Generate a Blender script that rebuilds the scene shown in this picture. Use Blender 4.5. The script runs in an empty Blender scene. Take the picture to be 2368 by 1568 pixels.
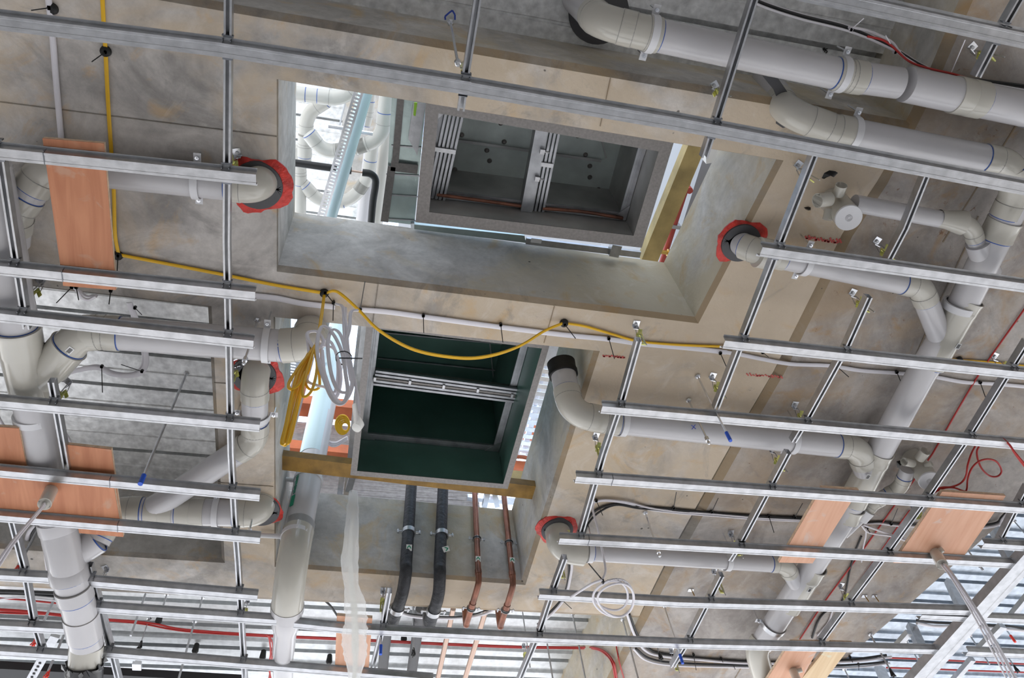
import bpy, bmesh, math, random
from mathutils import Vector, Matrix, noise
random.seed(7)
C = bpy.context.scene.collection
# ---------------------------------------------------------------- camera, world, exposure
F = 1915.0
RM = Matrix(((0.97782658, -0.18493423, -0.09825734), (0.10707462, 0.84474265, -0.52435186), (0.17997278, 0.50220432, 0.84581359)))
RT = RM.transposed()
CZ = 1.6                                    # eye height above the floor
cam = bpy.data.cameras.new('camera'); camo = bpy.data.objects.new('camera', cam); C.objects.link(camo)
cam.sensor_width = 36; cam.lens = F / 2368 * 36; cam.clip_start = .05; cam.clip_end = 200
cam_rot = (RT @ Matrix(((1, 0, 0), (0, -1, 0), (0, 0, -1)))).to_4x4()
camo.matrix_world = Matrix.Translation((0, 0, CZ)) @ cam_rot
bpy.context.scene.camera = camo
vs = bpy.context.scene.view_settings
vs.view_transform = 'Standard'; vs.look = 'None'; vs.gamma = 1; vs.use_curve_mapping = False; vs.exposure = 0.03
w = bpy.data.worlds.new('sky'); bpy.context.scene.world = w; w.use_nodes = True
nt = w.node_tree; nt.nodes.clear()
wo = nt.nodes.new('ShaderNodeOutputWorld'); bg = nt.nodes.new('ShaderNodeBackground')
tc = nt.nodes.new('ShaderNodeTexCoord'); sp = nt.nodes.new('ShaderNodeSeparateXYZ')
nt.links.new(tc.outputs['Generated'], sp.inputs[0])
rmp = nt.nodes.new('ShaderNodeValToRGB')    # ground to zenith: bright paving outside, hazy white horizon, pale blue sky
mr = nt.nodes.new('ShaderNodeMapRange'); mr.inputs[1].default_value = -1; mr.inputs[2].default_value = 1
nt.links.new(sp.outputs['Z'], mr.inputs[0]); nt.links.new(mr.outputs[0], rmp.inputs[0])
cr = rmp.color_ramp; cr.elements[0].position = 0; cr.elements[0].color = (.55, .54, .52, 1)
cr.elements[1].position = 1; cr.elements[1].color = (.55, .72, 1, 1)
for p_, c_ in ((.44, (.8, .8, .8, 1)), (.52, (1.15, 1.15, 1.15, 1)), (.7, (.85, .93, 1.05, 1))):
    e = cr.elements.new(p_); e.color = c_
nt.links.new(rmp.outputs[0], bg.inputs[0]); bg.inputs[1].default_value = 2.6
nt.links.new(bg.outputs[0], wo.inputs[0])
sun = bpy.data.lights.new('sun', 'SUN'); sun.energy = 7.0; sun.angle = math.radians(1.5); sun.color = (1, .97, .94)
suno = bpy.data.objects.new('sun', sun); C.objects.link(suno)      # low sun from the open far side, falling on the floor under the slab
suno.rotation_euler = Vector((.30, 1, 1.85)).to_track_quat('Z', 'Y').to_euler()
HS, HC, HD, HT = 3.0, 2.70, 3.48, 3.54      # soffit, ceiling grid, metal deck, slab top (above the eye)
# ---------------------------------------------------------------- pixel -> place
def ray(px, py): return RT @ Vector((px - 1184, py - 784, F))
def P(px, py, h=HS):
    d = ray(px, py); d = d / d.z * h; return Vector((d.x, d.y, h + CZ))
def PY(px, py, Y):
    d = ray(px, py); d = d / d.y * Y; return Vector((d.x, d.y, d.z + CZ))
def proj(v):
    c = RM @ (v - Vector((0, 0, CZ))); return (1184 + c.x / c.z * F, 784 + c.y / c.z * F)
def rw(px, py, h, wpx):
    v = P(px, py, h) - Vector((0, 0, CZ)); return wpx / 2 * (RM @ v).z / F
def drop(top, py):                          # point straight below 'top' that shows at image row py
    lo, hi = top.z - 2.5, top.z
    for _ in range(40):
        m = (lo + hi) / 2
        if proj(Vector((top.x, top.y, m)))[1] > py: lo = m
        else: hi = m
    return Vector((top.x, top.y, m))
# ---------------------------------------------------------------- materials
MT = {}
def mat(name, base, rough=.5, metal=0, bump=0, bscale=60, spec=None, var=0, vscale=8, var2=None, alpha=1, trans=0):
    m = bpy.data.materials.new(name); m.use_nodes = True; n = m.node_tree.nodes; L = m.node_tree.links
    b = n['Principled BSDF']; b.inputs['Base Color'].default_value = (*base, 1)
    b.inputs['Roughness'].default_value = rough; b.inputs['Metallic'].default_value = metal
    if spec is not None: b.inputs['Specular IOR Level'].default_value = spec
    g = n.new('ShaderNodeNewGeometry')
    if var:
        t = n.new('ShaderNodeTexNoise'); t.inputs['Scale'].default_value = vscale; t.inputs['Detail'].default_value = 6
        L.new(g.outputs['Position'], t.inputs['Vector'])
        r = n.new('ShaderNodeValToRGB'); r.color_ramp.elements[0].position = .3; r.color_ramp.elements[1].position = .7
        c2 = var2 or tuple(c * (1 - var) for c in base)
        r.color_ramp.elements[0].color = (*c2, 1); r.color_ramp.elements[1].color = (*[min(1, c * (1 + var * .5)) for c in base], 1)
        L.new(t.outputs['Fac'], r.inputs[0]); L.new(r.outputs[0], b.inputs['Base Color'])
    if bump:
        t = n.new('ShaderNodeTexNoise'); t.inputs['Scale'].default_value = bscale; t.inputs['Detail'].default_value = 4
        L.new(g.outputs['Position'], t.inputs['Vector'])
        bp = n.new('ShaderNodeBump'); bp.inputs['Strength'].default_value = bump; bp.inputs['Distance'].default_value = .01
        L.new(t.outputs['Fac'], bp.inputs['Height']); L.new(bp.outputs[0], b.inputs['Normal'])
    if alpha < 1: b.inputs['Alpha'].default_value = alpha
    if trans: b.inputs['Transmission Weight'].default_value = trans
    MT[name] = m; return m
def concrete(name, c_lo, c_hi, warm, warm_lo=.5, spots=.5, rough=.75, rust=0):
    m = bpy.data.materials.new(name); m.use_nodes = True; n = m.node_tree.nodes; L = m.node_tree.links
    b = n['Principled BSDF']; b.inputs['Roughness'].default_value = rough; b.inputs['Specular IOR Level'].default_value = .3
    g = n.new('ShaderNodeNewGeometry')
    def nz(scale, det=8, dist=0, ro=.6):
        t = n.new('ShaderNodeTexNoise'); t.inputs['Scale'].default_value = scale; t.inputs['Detail'].default_value = det
        t.inputs['Distortion'].default_value = dist; t.inputs['Roughness'].default_value = ro
        L.new(g.outputs['Position'], t.inputs['Vector']); return t.outputs['Fac']
    def ramp(src, a, b_, ca, cb):
        r = n.new('ShaderNodeValToRGB'); r.color_ramp.elements[0].position = a; r.color_ramp.elements[1].position = b_
        r.color_ramp.elements[0].color = (*ca, 1); r.color_ramp.elements[1].color = (*cb, 1); L.new(src, r.inputs[0]); return r.outputs[0]
    def mix(f, a, b_, mode='MIX'):
        x = n.new('ShaderNodeMix'); x.data_type = 'RGBA'; x.blend_type = mode
        for i, s in ((0, f), (6, a), (7, b_)):
            if isinstance(s, (int, float)): x.inputs[i].default_value = s
            elif isinstance(s, tuple): x.inputs[i].default_value = (*s, 1)
            else: L.new(s, x.inputs[i])
        return x.outputs[2]
    base = ramp(nz(2.6, 12, 1.4), .36, .62, c_lo, c_hi)
    fine = ramp(nz(28, 8, 0, .7), .3, .75, (.82, .82, .82), (1.08, 1.08, 1.08)); base = mix(1.0, base, fine, 'MULTIPLY')
    # warm form-oil staining: patches of their own, commonest around the two shafts
    sx = n.new('ShaderNodeSeparateXYZ'); L.new(g.outputs['Position'], sx.inputs[0])
    mm = n.new('ShaderNodeMapRange'); mm.inputs[1].default_value = -1.1; mm.inputs[2].default_value = .9; L.new(sx.outputs[0], mm.inputs[0])
    wn = n.new('ShaderNodeMath'); wn.operation = 'MULTIPLY_ADD'; wn.inputs[1].default_value = .22; L.new(mm.outputs[0], wn.inputs[0]); L.new(nz(1.3, 6, 1.2), wn.inputs[2])
    wm = ramp(wn.outputs[0], warm_lo + .08, warm_lo + .28, (0, 0, 0), (.85, .85, .85)); base = mix(wm, base, warm)
    wn2 = ramp(nz(3.4, 10, 1.8), .56, .70, (0, 0, 0), (.6, .6, .6)); base = mix(wn2, base, (warm[0] * .98, warm[1] * .80, warm[2] * .52))
    pal = ramp(nz(4.0, 12, 1.6, .68), .55, .68, (0, 0, 0), (.30, .30, .30)); base = mix(pal, base, tuple(min(1, c * 1.22) for c in c_hi))
    drk = ramp(nz(1.7, 12, 2.0, .7), .57, .66, (0, 0, 0), (.5, .5, .5)); base = mix(drk, base, tuple(c * .78 for c in c_lo))
    if rust:
        rs = ramp(nz(16, 6, .8, .75), .64, .70, (0, 0, 0), (rust,) * 3); base = mix(rs, base, (.19, .085, .04))
    vo = n.new('ShaderNodeTexVoronoi'); vo.inputs['Scale'].default_value = 15; L.new(g.outputs['Position'], vo.inputs['Vector'])
    va = n.new('ShaderNodeMath'); va.operation = 'MULTIPLY_ADD'; va.inputs[1].default_value = .55; L.new(nz(9, 4), va.inputs[0]); L.new(vo.outputs['Distance'], va.inputs[2])
    sp_ = ramp(va.outputs[0], .245, .285, (spots,) * 3, (0, 0, 0)); base = mix(sp_, base, (.04, .038, .035))
    st = ramp(nz(7, 12, 2.5, .8), .68, .74, (0, 0, 0), (.45, .45, .45)); base = mix(st, base, tuple(c * .45 for c in c_lo))
    L.new(base, b.inputs['Base Color'])
    bp = n.new('ShaderNodeBump'); bp.inputs['Strength'].default_value = .35; bp.inputs['Distance'].default_value = .006
    L.new(nz(45, 6), bp.inputs['Height']); L.new(bp.outputs[0], b.inputs['Normal'])
    MT[name] = m; return m
concrete('soffit', (.34, .32, .30), (.64, .605, .57), (.60, .49, .36), .44, .8, rust=0)
concrete('soffit_right', (.30, .27, .25), (.50, .465, .435), (.42, .32, .22), .62, .8, rust=.8)
concrete('shaft_face', (.44, .425, .40), (.66, .64, .61), (.56, .49, .35), .56, .9)
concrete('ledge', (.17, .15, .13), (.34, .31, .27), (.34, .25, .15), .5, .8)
concrete('floor_slab', (.41, .40, .395), (.55, .54, .53), (.5, .47, .43), .6, .3)
mat('galv', (.50, .505, .52), .34, .9, .05, 90, var=.18, vscale=26)
mat('galv_dark', (.40, .41, .43), .45, .85, .05, 60, var=.25, vscale=18)
mat('deck', (.80, .81, .81), .42, .5, .12, 60, var=.28, vscale=30)
mat('deck_sky_tint', (.46, .51, .57), .38, .75, .1, 50, var=.25, vscale=22)  # sky reflection painted into the bluish base colour
mat('deck_bright', (.70, .72, .73), .45, .6, .1, 50, var=.15, vscale=30)
mat('clipsteel', (.22, .23, .25), .4, .9)
mat('zinc', (.78, .80, .84), .25, 1, var=.1, vscale=40)
mat('yellow_zinc', (.62, .58, .20), .38, .6, var=.5, vscale=45, var2=(.36, .42, .14))
mat('pvc', (.55, .54, .555), .22, 0, spec=.45, var=.05, vscale=5)
mat('pvc_fitting', (.53, .51, .455), .16, 0, spec=.5, var=.06, vscale=7)
mat('pvc_white', (.68, .68, .70), .35)
mat('pvc_upper', (.50, .49, .45), .28)
mat('rim_line', (.30, .29, .27), .5)
mat('primer', (.02, .09, .38), .4)
mat('rubber', (.012, .012, .012), .5, spec=.4)
mat('insulation', (.028, .030, .036), .55, 0, .5, 55, var=.5, vscale=30)
mat('insul_grey', (.12, .12, .125), .7, 0, .2, 60)
mat('copper', (.30, .125, .08), .40, .6, var=.3, vscale=14, var2=(.15, .07, .05))
mat('copper_bright', (.50, .36, .29), .35, .8)
mat('sealant', (.62, .035, .022), .45, 0, .6, 60, var=.4, vscale=30)
mat('collar_steel', (.10, .10, .105), .55, .6)
mat('white_cable', (.72, .70, .74), .45)
mat('yellow_cable', (.80, .46, .01), .42)
mat('black_cable', (.015, .015, .016), .45)
mat('red_cable', (.42, .018, .015), .4)
mat('tie', (.008, .008, .008), .5)
mat('blue_cap', (.01, .09, .6), .4)
mat('red_cap', (.8, .04, .02), .4)
mat('paint_red', (.62, .11, .10), .8)
mat('paint_blue', (.02, .05, .30), .8)
mat('timber', (.52, .40, .17), .6, 0, .2, 40, var=.35, vscale=9)
mat('timber_treated', (.34, .19, .035), .55, 0, .25, 30, var=.45, vscale=12)
mat('timber_orange', (.62, .17, .07), .6, 0, .2, 40, var=.2, vscale=9)
mat('duct_frame', (.25, .235, .225), .55, .6, .1, 150, var=.15, vscale=90)
mat('duct_inside', (.50, .50, .49), .4, .5, var=.4, vscale=4)
mat('duct_green', (.09, .19, .16), .35, .2, var=.3, vscale=3)
mat('duct_board', (.72, .80, .77), .5, .0, .5, 18, var=.3, vscale=5)
mat('duct_sheet', (.50, .60, .58), .3, .8, .1, 40, var=.15, vscale=12)
mat('sleeve_blue', (.52, .66, .70), .25)
mat('white_plaster', (.8, .8, .8), .8)
mat('sticker', (.85, .85, .85), .5)
mat('sticker_green', (.01, .30, .16), .5)
mat('ink', (.02, .02, .02), .6)
mat('red_pipe', (.45, .07, .055), .4)
mat('brass', (.7, .45, .12), .3, .9)
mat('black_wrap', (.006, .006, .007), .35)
mat('plastic_film', (.86, .86, .84), .22, 0, .8, 35, alpha=.42)
mat('film_core', (.85, .84, .80), .35, 0, .6, 40, alpha=.8)
mat('grey_panel', (.36, .37, .39), .6)
def filmmat(name, fac, c):
    m = mat(name, c, .25, 0, .8, 35); n = m.node_tree.nodes; L = m.node_tree.links; out = n['Material Output']; b = n['Principled BSDF']
    tl = n.new('ShaderNodeBsdfTranslucent'); tl.inputs[0].default_value = (*c, 1); tr = n.new('ShaderNodeBsdfTransparent'); m1 = n.new('ShaderNodeMixShader'); m1.inputs[0].default_value = .5
    L.new(b.outputs[0], m1.inputs[1]); L.new(tl.outputs[0], m1.inputs[2]); m2 = n.new('ShaderNodeMixShader'); m2.inputs[0].default_value = fac
    L.new(tr.outputs[0], m2.inputs[1]); L.new(m1.outputs[0], m2.inputs[2]); L.new(m2.outputs[0], out.inputs[0])
filmmat('plastic_film', .38, (.95, .95, .94)); filmmat('film_core', .75, (.93, .93, .90))
def blockmat():
    m = mat('split_block', (.36, .34, .335), .9, var=.2, vscale=40); n = m.node_tree.nodes; L = m.node_tree.links
    g = n.new('ShaderNodeNewGeometry'); mp = n.new('ShaderNodeMapping'); mp.inputs['Scale'].default_value = (3, 3, 34)
    L.new(g.outputs['Position'], mp.inputs[0]); t = n.new('ShaderNodeTexNoise'); t.inputs['Scale'].default_value = 1.6; t.inputs['Detail'].default_value = 5
    L.new(mp.outputs[0], t.inputs['Vector']); bp = n.new('ShaderNodeBump'); bp.inputs['Strength'].default_value = 1; bp.inputs['Distance'].default_value = .03
    L.new(t.outputs['Fac'], bp.inputs['Height']); L.new(bp.outputs[0], n['Principled BSDF'].inputs['Normal'])
blockmat()
def plymat(name, a, b_, ang):
    m = bpy.data.materials.new(name); m.use_nodes = True; n = m.node_tree.nodes; L = m.node_tree.links
    b = n['Principled BSDF']; b.inputs['Roughness'].default_value = .6
    g = n.new('ShaderNodeNewGeometry'); mp = n.new('ShaderNodeMapping'); mp.inputs['Scale'].default_value = (26, 2.2, 5) if ang == 0 else (2.2, 26, 5)
    L.new(g.outputs['Position'], mp.inputs[0]); t = n.new('ShaderNodeTexNoise'); t.inputs['Scale'].default_value = 1; t.inputs['Detail'].default_value = 8
    t.inputs['Distortion'].default_value = .8; L.new(mp.outputs[0], t.inputs['Vector'])
    r = n.new('ShaderNodeValToRGB'); r.color_ramp.elements[0].position = .3; r.color_ramp.elements[1].position = .7
    r.color_ramp.elements[0].color = (*b_, 1); r.color_ramp.elements[1].color = (*a, 1); L.new(t.outputs['Fac'], r.inputs[0])
    t2 = n.new('ShaderNodeTexNoise'); t2.inputs['Scale'].default_value = 9; t2.inputs['Detail'].default_value = 5; t2.inputs['Distortion'].default_value = 1
    L.new(g.outputs['Position'], t2.inputs['Vector'])
    r2 = n.new('ShaderNodeValToRGB'); r2.color_ramp.elements[0].position = .60; r2.color_ramp.elements[1].position = .68
    r2.color_ramp.elements[0].color = (0, 0, 0, 1); r2.color_ramp.elements[1].color = (.55, .55, .55, 1); L.new(t2.outputs['Fac'], r2.inputs[0])
    x = n.new('ShaderNodeMix'); x.data_type = 'RGBA'; L.new(r2.outputs[0], x.inputs[0]); L.new(r.outputs[0], x.inputs[6]); x.inputs[7].default_value = (a[0] * .85, a[1] * 1.25, a[2] * 1.7, 1)
    L.new(x.outputs[2], b.inputs['Base Color']); MT[name] = m
plymat('ply', (.62, .27, .14), (.46, .17, .08), 0)
plymat('ply_light', (.72, .42, .28), (.62, .32, .20), 0)
plymat('ply_pale', (.78, .60, .38), (.66, .46, .26), 0)
mat('ply_edge', (.72, .52, .36), .7, 0, .3, 80, var=.25, vscale=60)
# ---------------------------------------------------------------- mesh helpers
class MB:
    def __init__(s): s.v = []; s.f = []; s.m = []
    def add(s, vs_, fs, mi=0):
        o = len(s.v); s.v += [Vector(v) for v in vs_]; s.f += [[i + o for i in f] for f in fs]; s.m += [mi] * len(fs); return s
    def prism(s, poly, z0, z1, mi=0):       # poly: plan points (Vector), heights in world z
        n = len(poly); a = [Vector((p[0], p[1], z0)) for p in poly]; b = [Vector((p[0], p[1], z1)) for p in poly]
        return s.add(a + b, [list(range(n))[::-1], list(range(n, 2 * n))] + [[i, (i + 1) % n, n + (i + 1) % n, n + i] for i in range(n)], mi)
    def box(s, c, ax, ay, az, sx, sy, sz, mi=0):   # centre, three unit axes, full sizes
        vs_ = [c + ax * (sx / 2 * i) + ay * (sy / 2 * j) + az * (sz / 2 * k) for i in (-1, 1) for j in (-1, 1) for k in (-1, 1)]
        return s.add(vs_, [[0, 1, 3, 2], [4, 6, 7, 5], [0, 4, 5, 1], [2, 3, 7, 6], [0, 2, 6, 4], [1, 5, 7, 3]], mi)
    def beam(s, a, b, wd, dp, up=Vector((0, 0, 1)), mi=0):   # bar from a to b
        d = (b - a); L = d.length; d = d / L; sx = d.cross(up).normalized(); u = sx.cross(d)
        return s.box((a + b) / 2, d, sx, u, L, wd, dp, mi)
    def sweep(s, path, prof, up=Vector((0, 0, 1)), closed=True, caps=True, mi=0, scales=None):
        n = len(path); k = len(prof); vs_ = []; side = None
        for i, p in enumerate(path):
            lo, hi = max(i - 1, 0), min(i + 1, n - 1)
            while (path[hi] - path[lo]).length < 1e-6 and (lo > 0 or hi < n - 1): lo, hi = max(lo - 1, 0), min(hi + 1, n - 1)
            d = (path[hi] - path[lo]).normalized()
            if up is not None:
                sd = d.cross(up); sd = sd.normalized() if sd.length > 1e-4 else (side or Vector((1, 0, 0)))
                side = sd; u = sd.cross(d)
            else:
                if side is None:
                    side = d.cross(Vector((0, 0, 1)))
                    if side.length < .1: side = d.cross(Vector((0, 1, 0)))
                side = (side - d * side.dot(d)).normalized(); u = side.cross(d)
            sc = scales[i] if scales else 1
            vs_ += [p + side * (x * sc) + u * (y * sc) for x, y in prof]
        fs = []
        for i in range(n - 1):
            for j in range(k if closed else k - 1):
                a = i * k + j; b = i * k + (j + 1) % k; fs.append([a, b, b + k, a + k])
        if caps and closed: fs += [list(range(k)), list(range((n - 1) * k, n * k))[::-1]]
        return s.add(vs_, fs, mi)
    def tube(s, path, r, seg=14, caps=True, mi=0, radii=None):
        prof = [(math.cos(2 * math.pi * i / seg), math.sin(2 * math.pi * i / seg)) for i in range(seg)]
        return s.sweep(path, prof, None, True, caps, mi, scales=radii or [r] * len(path))
    def hollow(s, a, b, r, t=.004, seg=24, mi=0):   # open pipe stub
        d = (b - a).normalized()
        return s.tube([a, b, b, b - d * (b - a).length * .9], r, seg, True, mi, [r, r, r - t, r - t])
    def build(s, name, material, parent=None, smooth=True, auto=35, jit=0):
        me = bpy.data.meshes.new(name); me.from_pydata([tuple(v) for v in s.v], [], s.f)
        ms = material if isinstance(material, (list, tuple)) else [material]
        for x in ms: me.materials.append(MT[x])
        for p, mi in zip(me.polygons, s.m): p.material_index = mi
        bm = bmesh.new(); bm.from_mesh(me); bmesh.ops.remove_doubles(bm, verts=bm.verts, dist=1e-5)
        bmesh.ops.recalc_face_normals(bm, faces=bm.faces)
        if smooth:
            for f in bm.faces: f.smooth = True
            a = math.radians(auto)
            for e in bm.edges:
                if len(e.link_faces) != 2 or e.calc_face_angle(0) > a: e.smooth = False
        bm.to_mesh(me); bm.free()
        o = bpy.data.objects.new(name, me); C.objects.link(o)
        if parent is not None:
            o.parent = parent; pm = Matrix.Translation(parent.location) @ parent.rotation_euler.to_matrix().to_4x4()
            inv = pm.inverted(); me.transform(inv)
        else:
            c = Vector(); 
            for v in me.vertices: c += v.co
            c /= max(1, len(me.vertices)); me.transform(Matrix.Translation(-c)); o.location = c
        return o
def tag(o, label=None, cat=None, group=None, kind=None):
    if label: o['label'] = label
    if cat: o['category'] = cat
    if group: o['group'] = group
    if kind: o['kind'] = kind
    return o
def thing(name, label, cat, loc, group=None):
    o = bpy.data.objects.new(name, None); C.objects.link(o); o.location = loc; o.empty_display_size = .05
    return tag(o, label, cat, group)
def copy_tree(o, parent=None):
    c = o.copy(); C.objects.link(c); c.parent = parent
    for ch in list(o.children): copy_tree(ch, c)
    return c
def catmull(pts, n=8):
    if len(pts) < 3: return pts
    out = []; q = [pts[0] * 2 - pts[1]] + list(pts) + [pts[-1] * 2 - pts[-2]]
    for i in range(1, len(q) - 2):
        for k in range(n):
            t = k / n; a, b, c, d = q[i - 1], q[i], q[i + 1], q[i + 2]
            out.append(.5 * ((2 * b) + (c - a) * t + (2 * a - 5 * b + 4 * c - d) * t * t + (3 * b - a - 3 * c + d) * t ** 3))
    out.append(pts[-1]); return out
Z = Vector((0, 0, 1)); X = Vector((1, 0, 0)); Yv = Vector((0, 1, 0))
# ---------------------------------------------------------------- the setting: slab, beam, deck, storey above, floor
def offset_loop(lp, ds):                    # inward offset per edge (positive = towards the material-free side on holes)
    n = len(lp); out = []
    for i in range(n):
        a, b, c = lp[i - 1], lp[i], lp[(i + 1) % n]
        d1 = Vector((b[0] - a[0], b[1] - a[1])).normalized(); d2 = Vector((c[0] - b[0], c[1] - b[1])).normalized()
        n1 = Vector((-d1.y, d1.x)); n2 = Vector((-d2.y, d2.x)); o1 = ds[i - 1]; o2 = ds[i]
        det = n1.x * n2.y - n1.y * n2.x
        if abs(det) < 1e-3: out.append(Vector((b[0] + n2.x * o2, b[1] + n2.y * o2)))
        else:
            out.append(Vector((b[0] + (o1 * n2.y - o2 * n1.y) / det, b[1] + (n1.x * o2 - n2.x * o1) / det)))
    return out
def area(lp): return sum(lp[i - 1][0] * lp[i][1] - lp[i][0] * lp[i - 1][1] for i in range(len(lp))) / 2
def slab(name, outer, holes, ledge_o, mats, hole_ds=(), zb=HS + CZ, zt=HT + CZ, lift=.012):
    """soffit with holes: soffit face, recessed dark ledge strip round every edge, then the upright face"""
    bm = bmesh.new(); loops = []
    for k, lp in enumerate([outer] + holes):
        lp = [Vector((p[0], p[1])) for p in lp]
        want = 1 if k == 0 else -1
        ds = list(ledge_o if k == 0 else hole_ds[k - 1])
        if area(lp) * want < 0:
            lp = lp[::-1]; ds = ds[:-1][::-1] + ds[-1:]
        l1 = offset_loop(lp, [-x for x in ds])   # the ledge reaches out into the open side, the upright face stands on its edge
        loops.append((lp, l1))
    def ring(lp, z): 
        vs_ = [bm.verts.new((p[0], p[1], z)) for p in lp]; return vs_
    bot = []; top = []
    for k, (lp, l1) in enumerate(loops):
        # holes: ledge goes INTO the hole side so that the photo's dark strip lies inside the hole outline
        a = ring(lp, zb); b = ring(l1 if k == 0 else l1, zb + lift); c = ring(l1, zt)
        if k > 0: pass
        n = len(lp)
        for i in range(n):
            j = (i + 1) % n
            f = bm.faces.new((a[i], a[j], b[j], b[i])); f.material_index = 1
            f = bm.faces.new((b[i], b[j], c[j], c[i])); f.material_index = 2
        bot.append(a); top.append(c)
    for grp in (bot, top):
        es = []
        for a in grp:
            for i in range(len(a)):
                e = bm.edges.get((a[i], a[(i + 1) % len(a)])) or bm.edges.new((a[i], a[(i + 1) % len(a)])); es.append(e)
        r = bmesh.ops.triangle_fill(bm, use_beauty=True, use_dissolve=False, edges=es)
    bmesh.ops.recalc_face_normals(bm, faces=bm.faces)
    me = bpy.data.meshes.new(name); bm.to_mesh(me); bm.free()
    for x in mats: me.materials.append(MT[x])
    o = bpy.data.objects.new(name, me); C.objects.link(o); o['kind'] = 'structure'; return o
def q(l, h=HS): return [P(x, y, h).to_2d() for x, y in l]
up_hole = q([(640, 183), (1812, 371), (1615, 748), (640, 628)])
lo_hole = q([(633, 733), (1387, 812), (1215, 1353), (635, 1311)])
rc = q([(60, 650), (489, 708), (520, 1302)]); rcn = [Vector((-3.2, rc[0].y)), rc[1], rc[2], Vector((-3.2, rc[2].y - .03))]
gl = q([(2135, 230), (2028, 420), (1948, 540), (1868, 700), (1788, 860), (1729, 960), (1628, 1140), (1547, 1285), (1490, 1400), (1480, 1421)])
NE, FE = .2135 * HS, 1.154 * HS
outer = [Vector((-5, NE)), Vector((gl[0].x - .01, NE))] + gl[1:-1] + [Vector((gl[-1].x, FE)), Vector((-5, FE))]
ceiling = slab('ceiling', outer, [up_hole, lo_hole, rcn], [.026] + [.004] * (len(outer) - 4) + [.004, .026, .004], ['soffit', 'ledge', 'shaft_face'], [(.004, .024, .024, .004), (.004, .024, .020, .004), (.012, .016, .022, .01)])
gr = q([(2330, -160), (2262, -20), (2250, 0), (2150, 232), (2052, 425), (1972, 545), (1892, 705), (1812, 866), (1753, 966), (1652, 1146), (1571, 1290), (1512, 1404), (1420, 1575), (1330, 1740)])
rt = q([(1760, 1700), (1900, 1574), (1960, 1520), (2100, 1400), (2300, 1222), (2368, 1166), (2700, 900)])
beam_l = gr + rt + [Vector((6.7, 1.0)), Vector((6.7, -3)), Vector((2.0, -3))]
slab('ceiling_beam', beam_l, [], [.045] * (len(gr) - 1) + [.004] * (len(rt) + 4), ['soffit_right', 'ledge', 'shaft_face'])
# formwork joints showing as fine fins in the soffit
mb = MB()
for a, b in (((0, 236), (640, 316)), ((875, 655), (862, 745)), ((1283, 705), (1258, 793)), ((1412, 180), (1388, 292)), ((495, 885), (632, 893)), ((495, 1115), (632, 1125))):
    mb.beam(P(*a, HS - .001), P(*b, HS - .001), .003, .004)
o = mb.build('trim_1', 'ledge'); o['kind'] = 'structure'
mb = MB()
for l in ([(2262, 500), (2230, 577), (2176, 690), (2110, 840), (2000, 1050), (1900, 1230), (1700, 1568)], [(2368, 260), (2180, 560)]):
    for a, b in zip(l, l[1:]): mb.beam(P(*a, HS - .0005), P(*b, HS - .0005), .006, .004)
o = mb.build('trim_2', 'ledge'); o['kind'] = 'structure'
# metal deck: flat pans with narrow dovetail slots every 200 mm
def deck(name, x0, x1, y0, y1, z, m, slot=.020, dp=.05, pitch=.2, ph=0, mid=(.016, .006)):
    prof = [(y0, 0)]; y = y0 + ph
    while y < y1:
        for s_ in (pitch * .33, pitch * .66): pass
        prof += [(y, 0), (y - .006, dp), (y + slot + .006, dp), (y + slot, 0), (y + pitch * .5, 0), (y + pitch * .5 + .004, mid[1]), (y + pitch * .5 + mid[0] - .004, mid[1]), (y + pitch * .5 + mid[0], 0)]; y += pitch
    prof.append((min(y, y1 + pitch), 0)); mb = MB(); n = len(prof)
    vs_ = [Vector((x0, a, z + b)) for a, b in prof] + [Vector((x1, a, z + b)) for a, b in prof]
    mb.add(vs_, [[i, i + 1, n + i + 1, n + i] for i in range(n - 1)])
    mb.prism([(x0, y0), (x1, y0), (x1, y), (x0, y)], z + dp + .005, z + dp + .04)
    o = mb.build(name, m, smooth=False); o['kind'] = 'structure'; return o
ZD = HD + CZ
deck('ceiling_deck', -5, 2.0, -3, NE + .02, 3.36 + CZ, 'deck', ph=.04)
deck('ceiling_deck', -3.5, rc[1].x + .1, rc[0].y - .1, rc[2].y + .05, ZD, 'deck', ph=.1)
deck('ceiling_deck', -4.2, 1.75, FE - .06, FE + 1.9, ZD, 'deck_bright', slot=.034, ph=.06, mid=(.05, .018))
deck('ceiling_deck', 1.9, 6.0, .9, FE + 1.9, ZD, 'deck_sky_tint', slot=.030, ph=.02, mid=(.05, .018))
# rough concrete ledge where the deck ends bear on the beam, with mortar between the ribs
mb = MB()
a0, a1 = P(1449, 1425, HD), P(1370, 1568, HD); dd = (a1 - a0)
pts = []
for i in range(26):
    t = -.3 + i * .12; p = a0 + dd * t; pts.append((p.x - (.05 if i % 2 else .10) - random.random() * .03, p.y))
mb.prism([(p.x, p.y) for p in (a0 + dd * 2.82, a0 - dd * .3)] + pts, ZD - .008, ZD - .001)
o = mb.build('trim_3', 'ledge'); o['kind'] = 'structure'
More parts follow.
